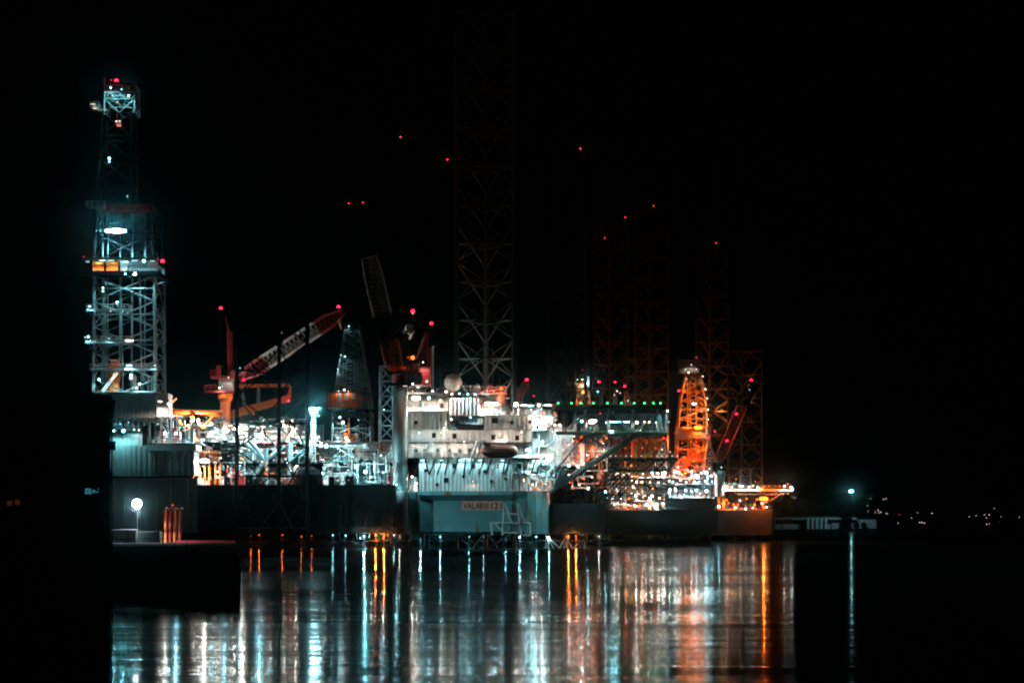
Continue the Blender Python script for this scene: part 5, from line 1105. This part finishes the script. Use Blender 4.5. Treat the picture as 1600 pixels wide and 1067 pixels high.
for px, w_ in ((975,6),(1000,8),(1022,7)):      # sodium lit stair towers under the far helideck
    mb = MB(); lattice(mb, mb, sq(px-w_,px+w_,735,770,776), sq(px-w_,px+w_,662,770,776), 6, .25, .14, 'x')
    tw = thing('lattice_mast', W(px,735,770), {975:'leftmost of three orange lit lattice towers behind the far helideck',1000:'middle one of three orange lit lattice towers behind the far helideck',1022:'rightmost of three orange lit lattice towers behind the far helideck'}[px], 'mast')
    mb2 = MB(); lattice(mb2, mb2, sq(px-w_,px+w_,735,770,776), sq(px-w_,px+w_,662,770,776), 6, .25, .14, 'x'); mb2.build('mast_frame', 'rust', tw)
    for y_ in (675,700,722): lamp(tw, px+w_*.4, y_, 767, 'sod', 420, .6)

# fenders, seams and bollards
for px in range(330, 612, 34): MB().lathe((X(px,429.6),429.55,Z(806,430)), [(.35,-2.2),(.5,-2),(.5,2),(.35,2.2)], 10).build('rubber_fender', 'black', A)
for px in range(318, 612, 24): MB().tube((X(px,430),429.98,Z(832,430)),(X(px,430),429.98,Z(758,430)),.06,5).build('plate_seam', 'dark', A)
for px in range(968, 1200, 22): MB().tube((X(px,740),739.95 if px < 1120 else 742.,Z(834,740)),(X(px,740),739.95 if px < 1120 else 742.,Z(798,740)),.09,5).build('plate_seam', 'dark', C_)
for i, px in enumerate((196,236,282,330)):
    bo = solo(MB().lathe((X(px,209),209,3.4), [(.3,0),(.22,.15),(.2,.55),(.34,.62),(.34,.78),(.15,.85)], 12), 'bollard', 'dark', 'dark iron mooring bollard on the edge of the black quay', 'bollard', 'bollards on the quay')
for i, px in enumerate((210,262,318,352)):
    solo(MB().lathe((X(px,205.8),205.6,2.1), [(.35,-.22),(.75,-.26),(.85,0),(.75,.26),(.35,.22)], 14, 'y'), 'tyre_fender', 'black', 'black tyre fender hanging on the quay wall', 'tyre', 'tyres on the quay wall')

# paler ground round the quay lamp, its pool of light put into the colour
struct(MB().box(-104, -60.5, 352, 411, 3.402, 3.408), 'light_pool_slab', mat('light_pool_tone', (.05,.052,.055), .9, var=.7, scale=.5, bump=.4, spec=0))
# fittings on the accommodation block
for px in (650,664,684,702,718,734): 
    d_ = MB().box(X(px,446)-.45,X(px,446)+.45,445.86,445.99,Z(714.6,446),Z(714.6,446)+2.1).build('door', 'teal', t1)
    MB().box(X(px,446)-.2,X(px,446)+.2,445.82,445.86,Z(714.6,446)+1.3,Z(714.6,446)+1.8).build('pane', 'glass', d_)
for px, py in ((650,660),(690,655),(800,660),(828,659),(840,668)): win(px, py, 446.6, .7, .8, t3)
for px, py in ((665,735),(683,757),(724,744),(757,736),(768,752),(790,748)): win(px, py, 440.2, .6, .7, t0)
for px in (642,700,756,796,828): MB().tube(W(px,714,445.7),W(px,673,445.7),.09,5).build('drain_pipe', 'grey', Q)
for px in (662,735,775): MB().tube(W(px,766,440.05),W(px,718,440.05),.08,5).build('drain_pipe', 'grey', Q)
mb = MB()
for dx in (-.25,.25): mb.tube((X(820,446)+dx,445.7,Z(714,446)),(X(820,446)+dx,445.7,Z(650,446)),.05,4)
for k in range(28): mb.tube((X(820,446)-.25,445.7,Z(714,446)+.33*k),(X(820,446)+.25,445.7,Z(714,446)+.33*k),.03,4)
mb.build('wall_ladder', 'dark', Q)
for px in (655,672,713,727): MB().cham(X(px,443)-.7,X(px,443)+.7,442.3,443.6,Z(715,443),Z(715,443)+1.1,.2).build('raft_canister', 'white', Q)
for px, py in ((657,633),(690,634),(806,642),(816,668),(790,664)): MB().cham(X(px,446)-.6,X(px,446)+.6,445.4,446.5,Z(py,446)-.5,Z(py,446)+.5,.15).build('vent_box', 'grey', Q)
MB().box(X(642,444),X(820,444),443.95,444.1,zb_+.02,zb_+.55).build('waterline_band', 'dark', bw)
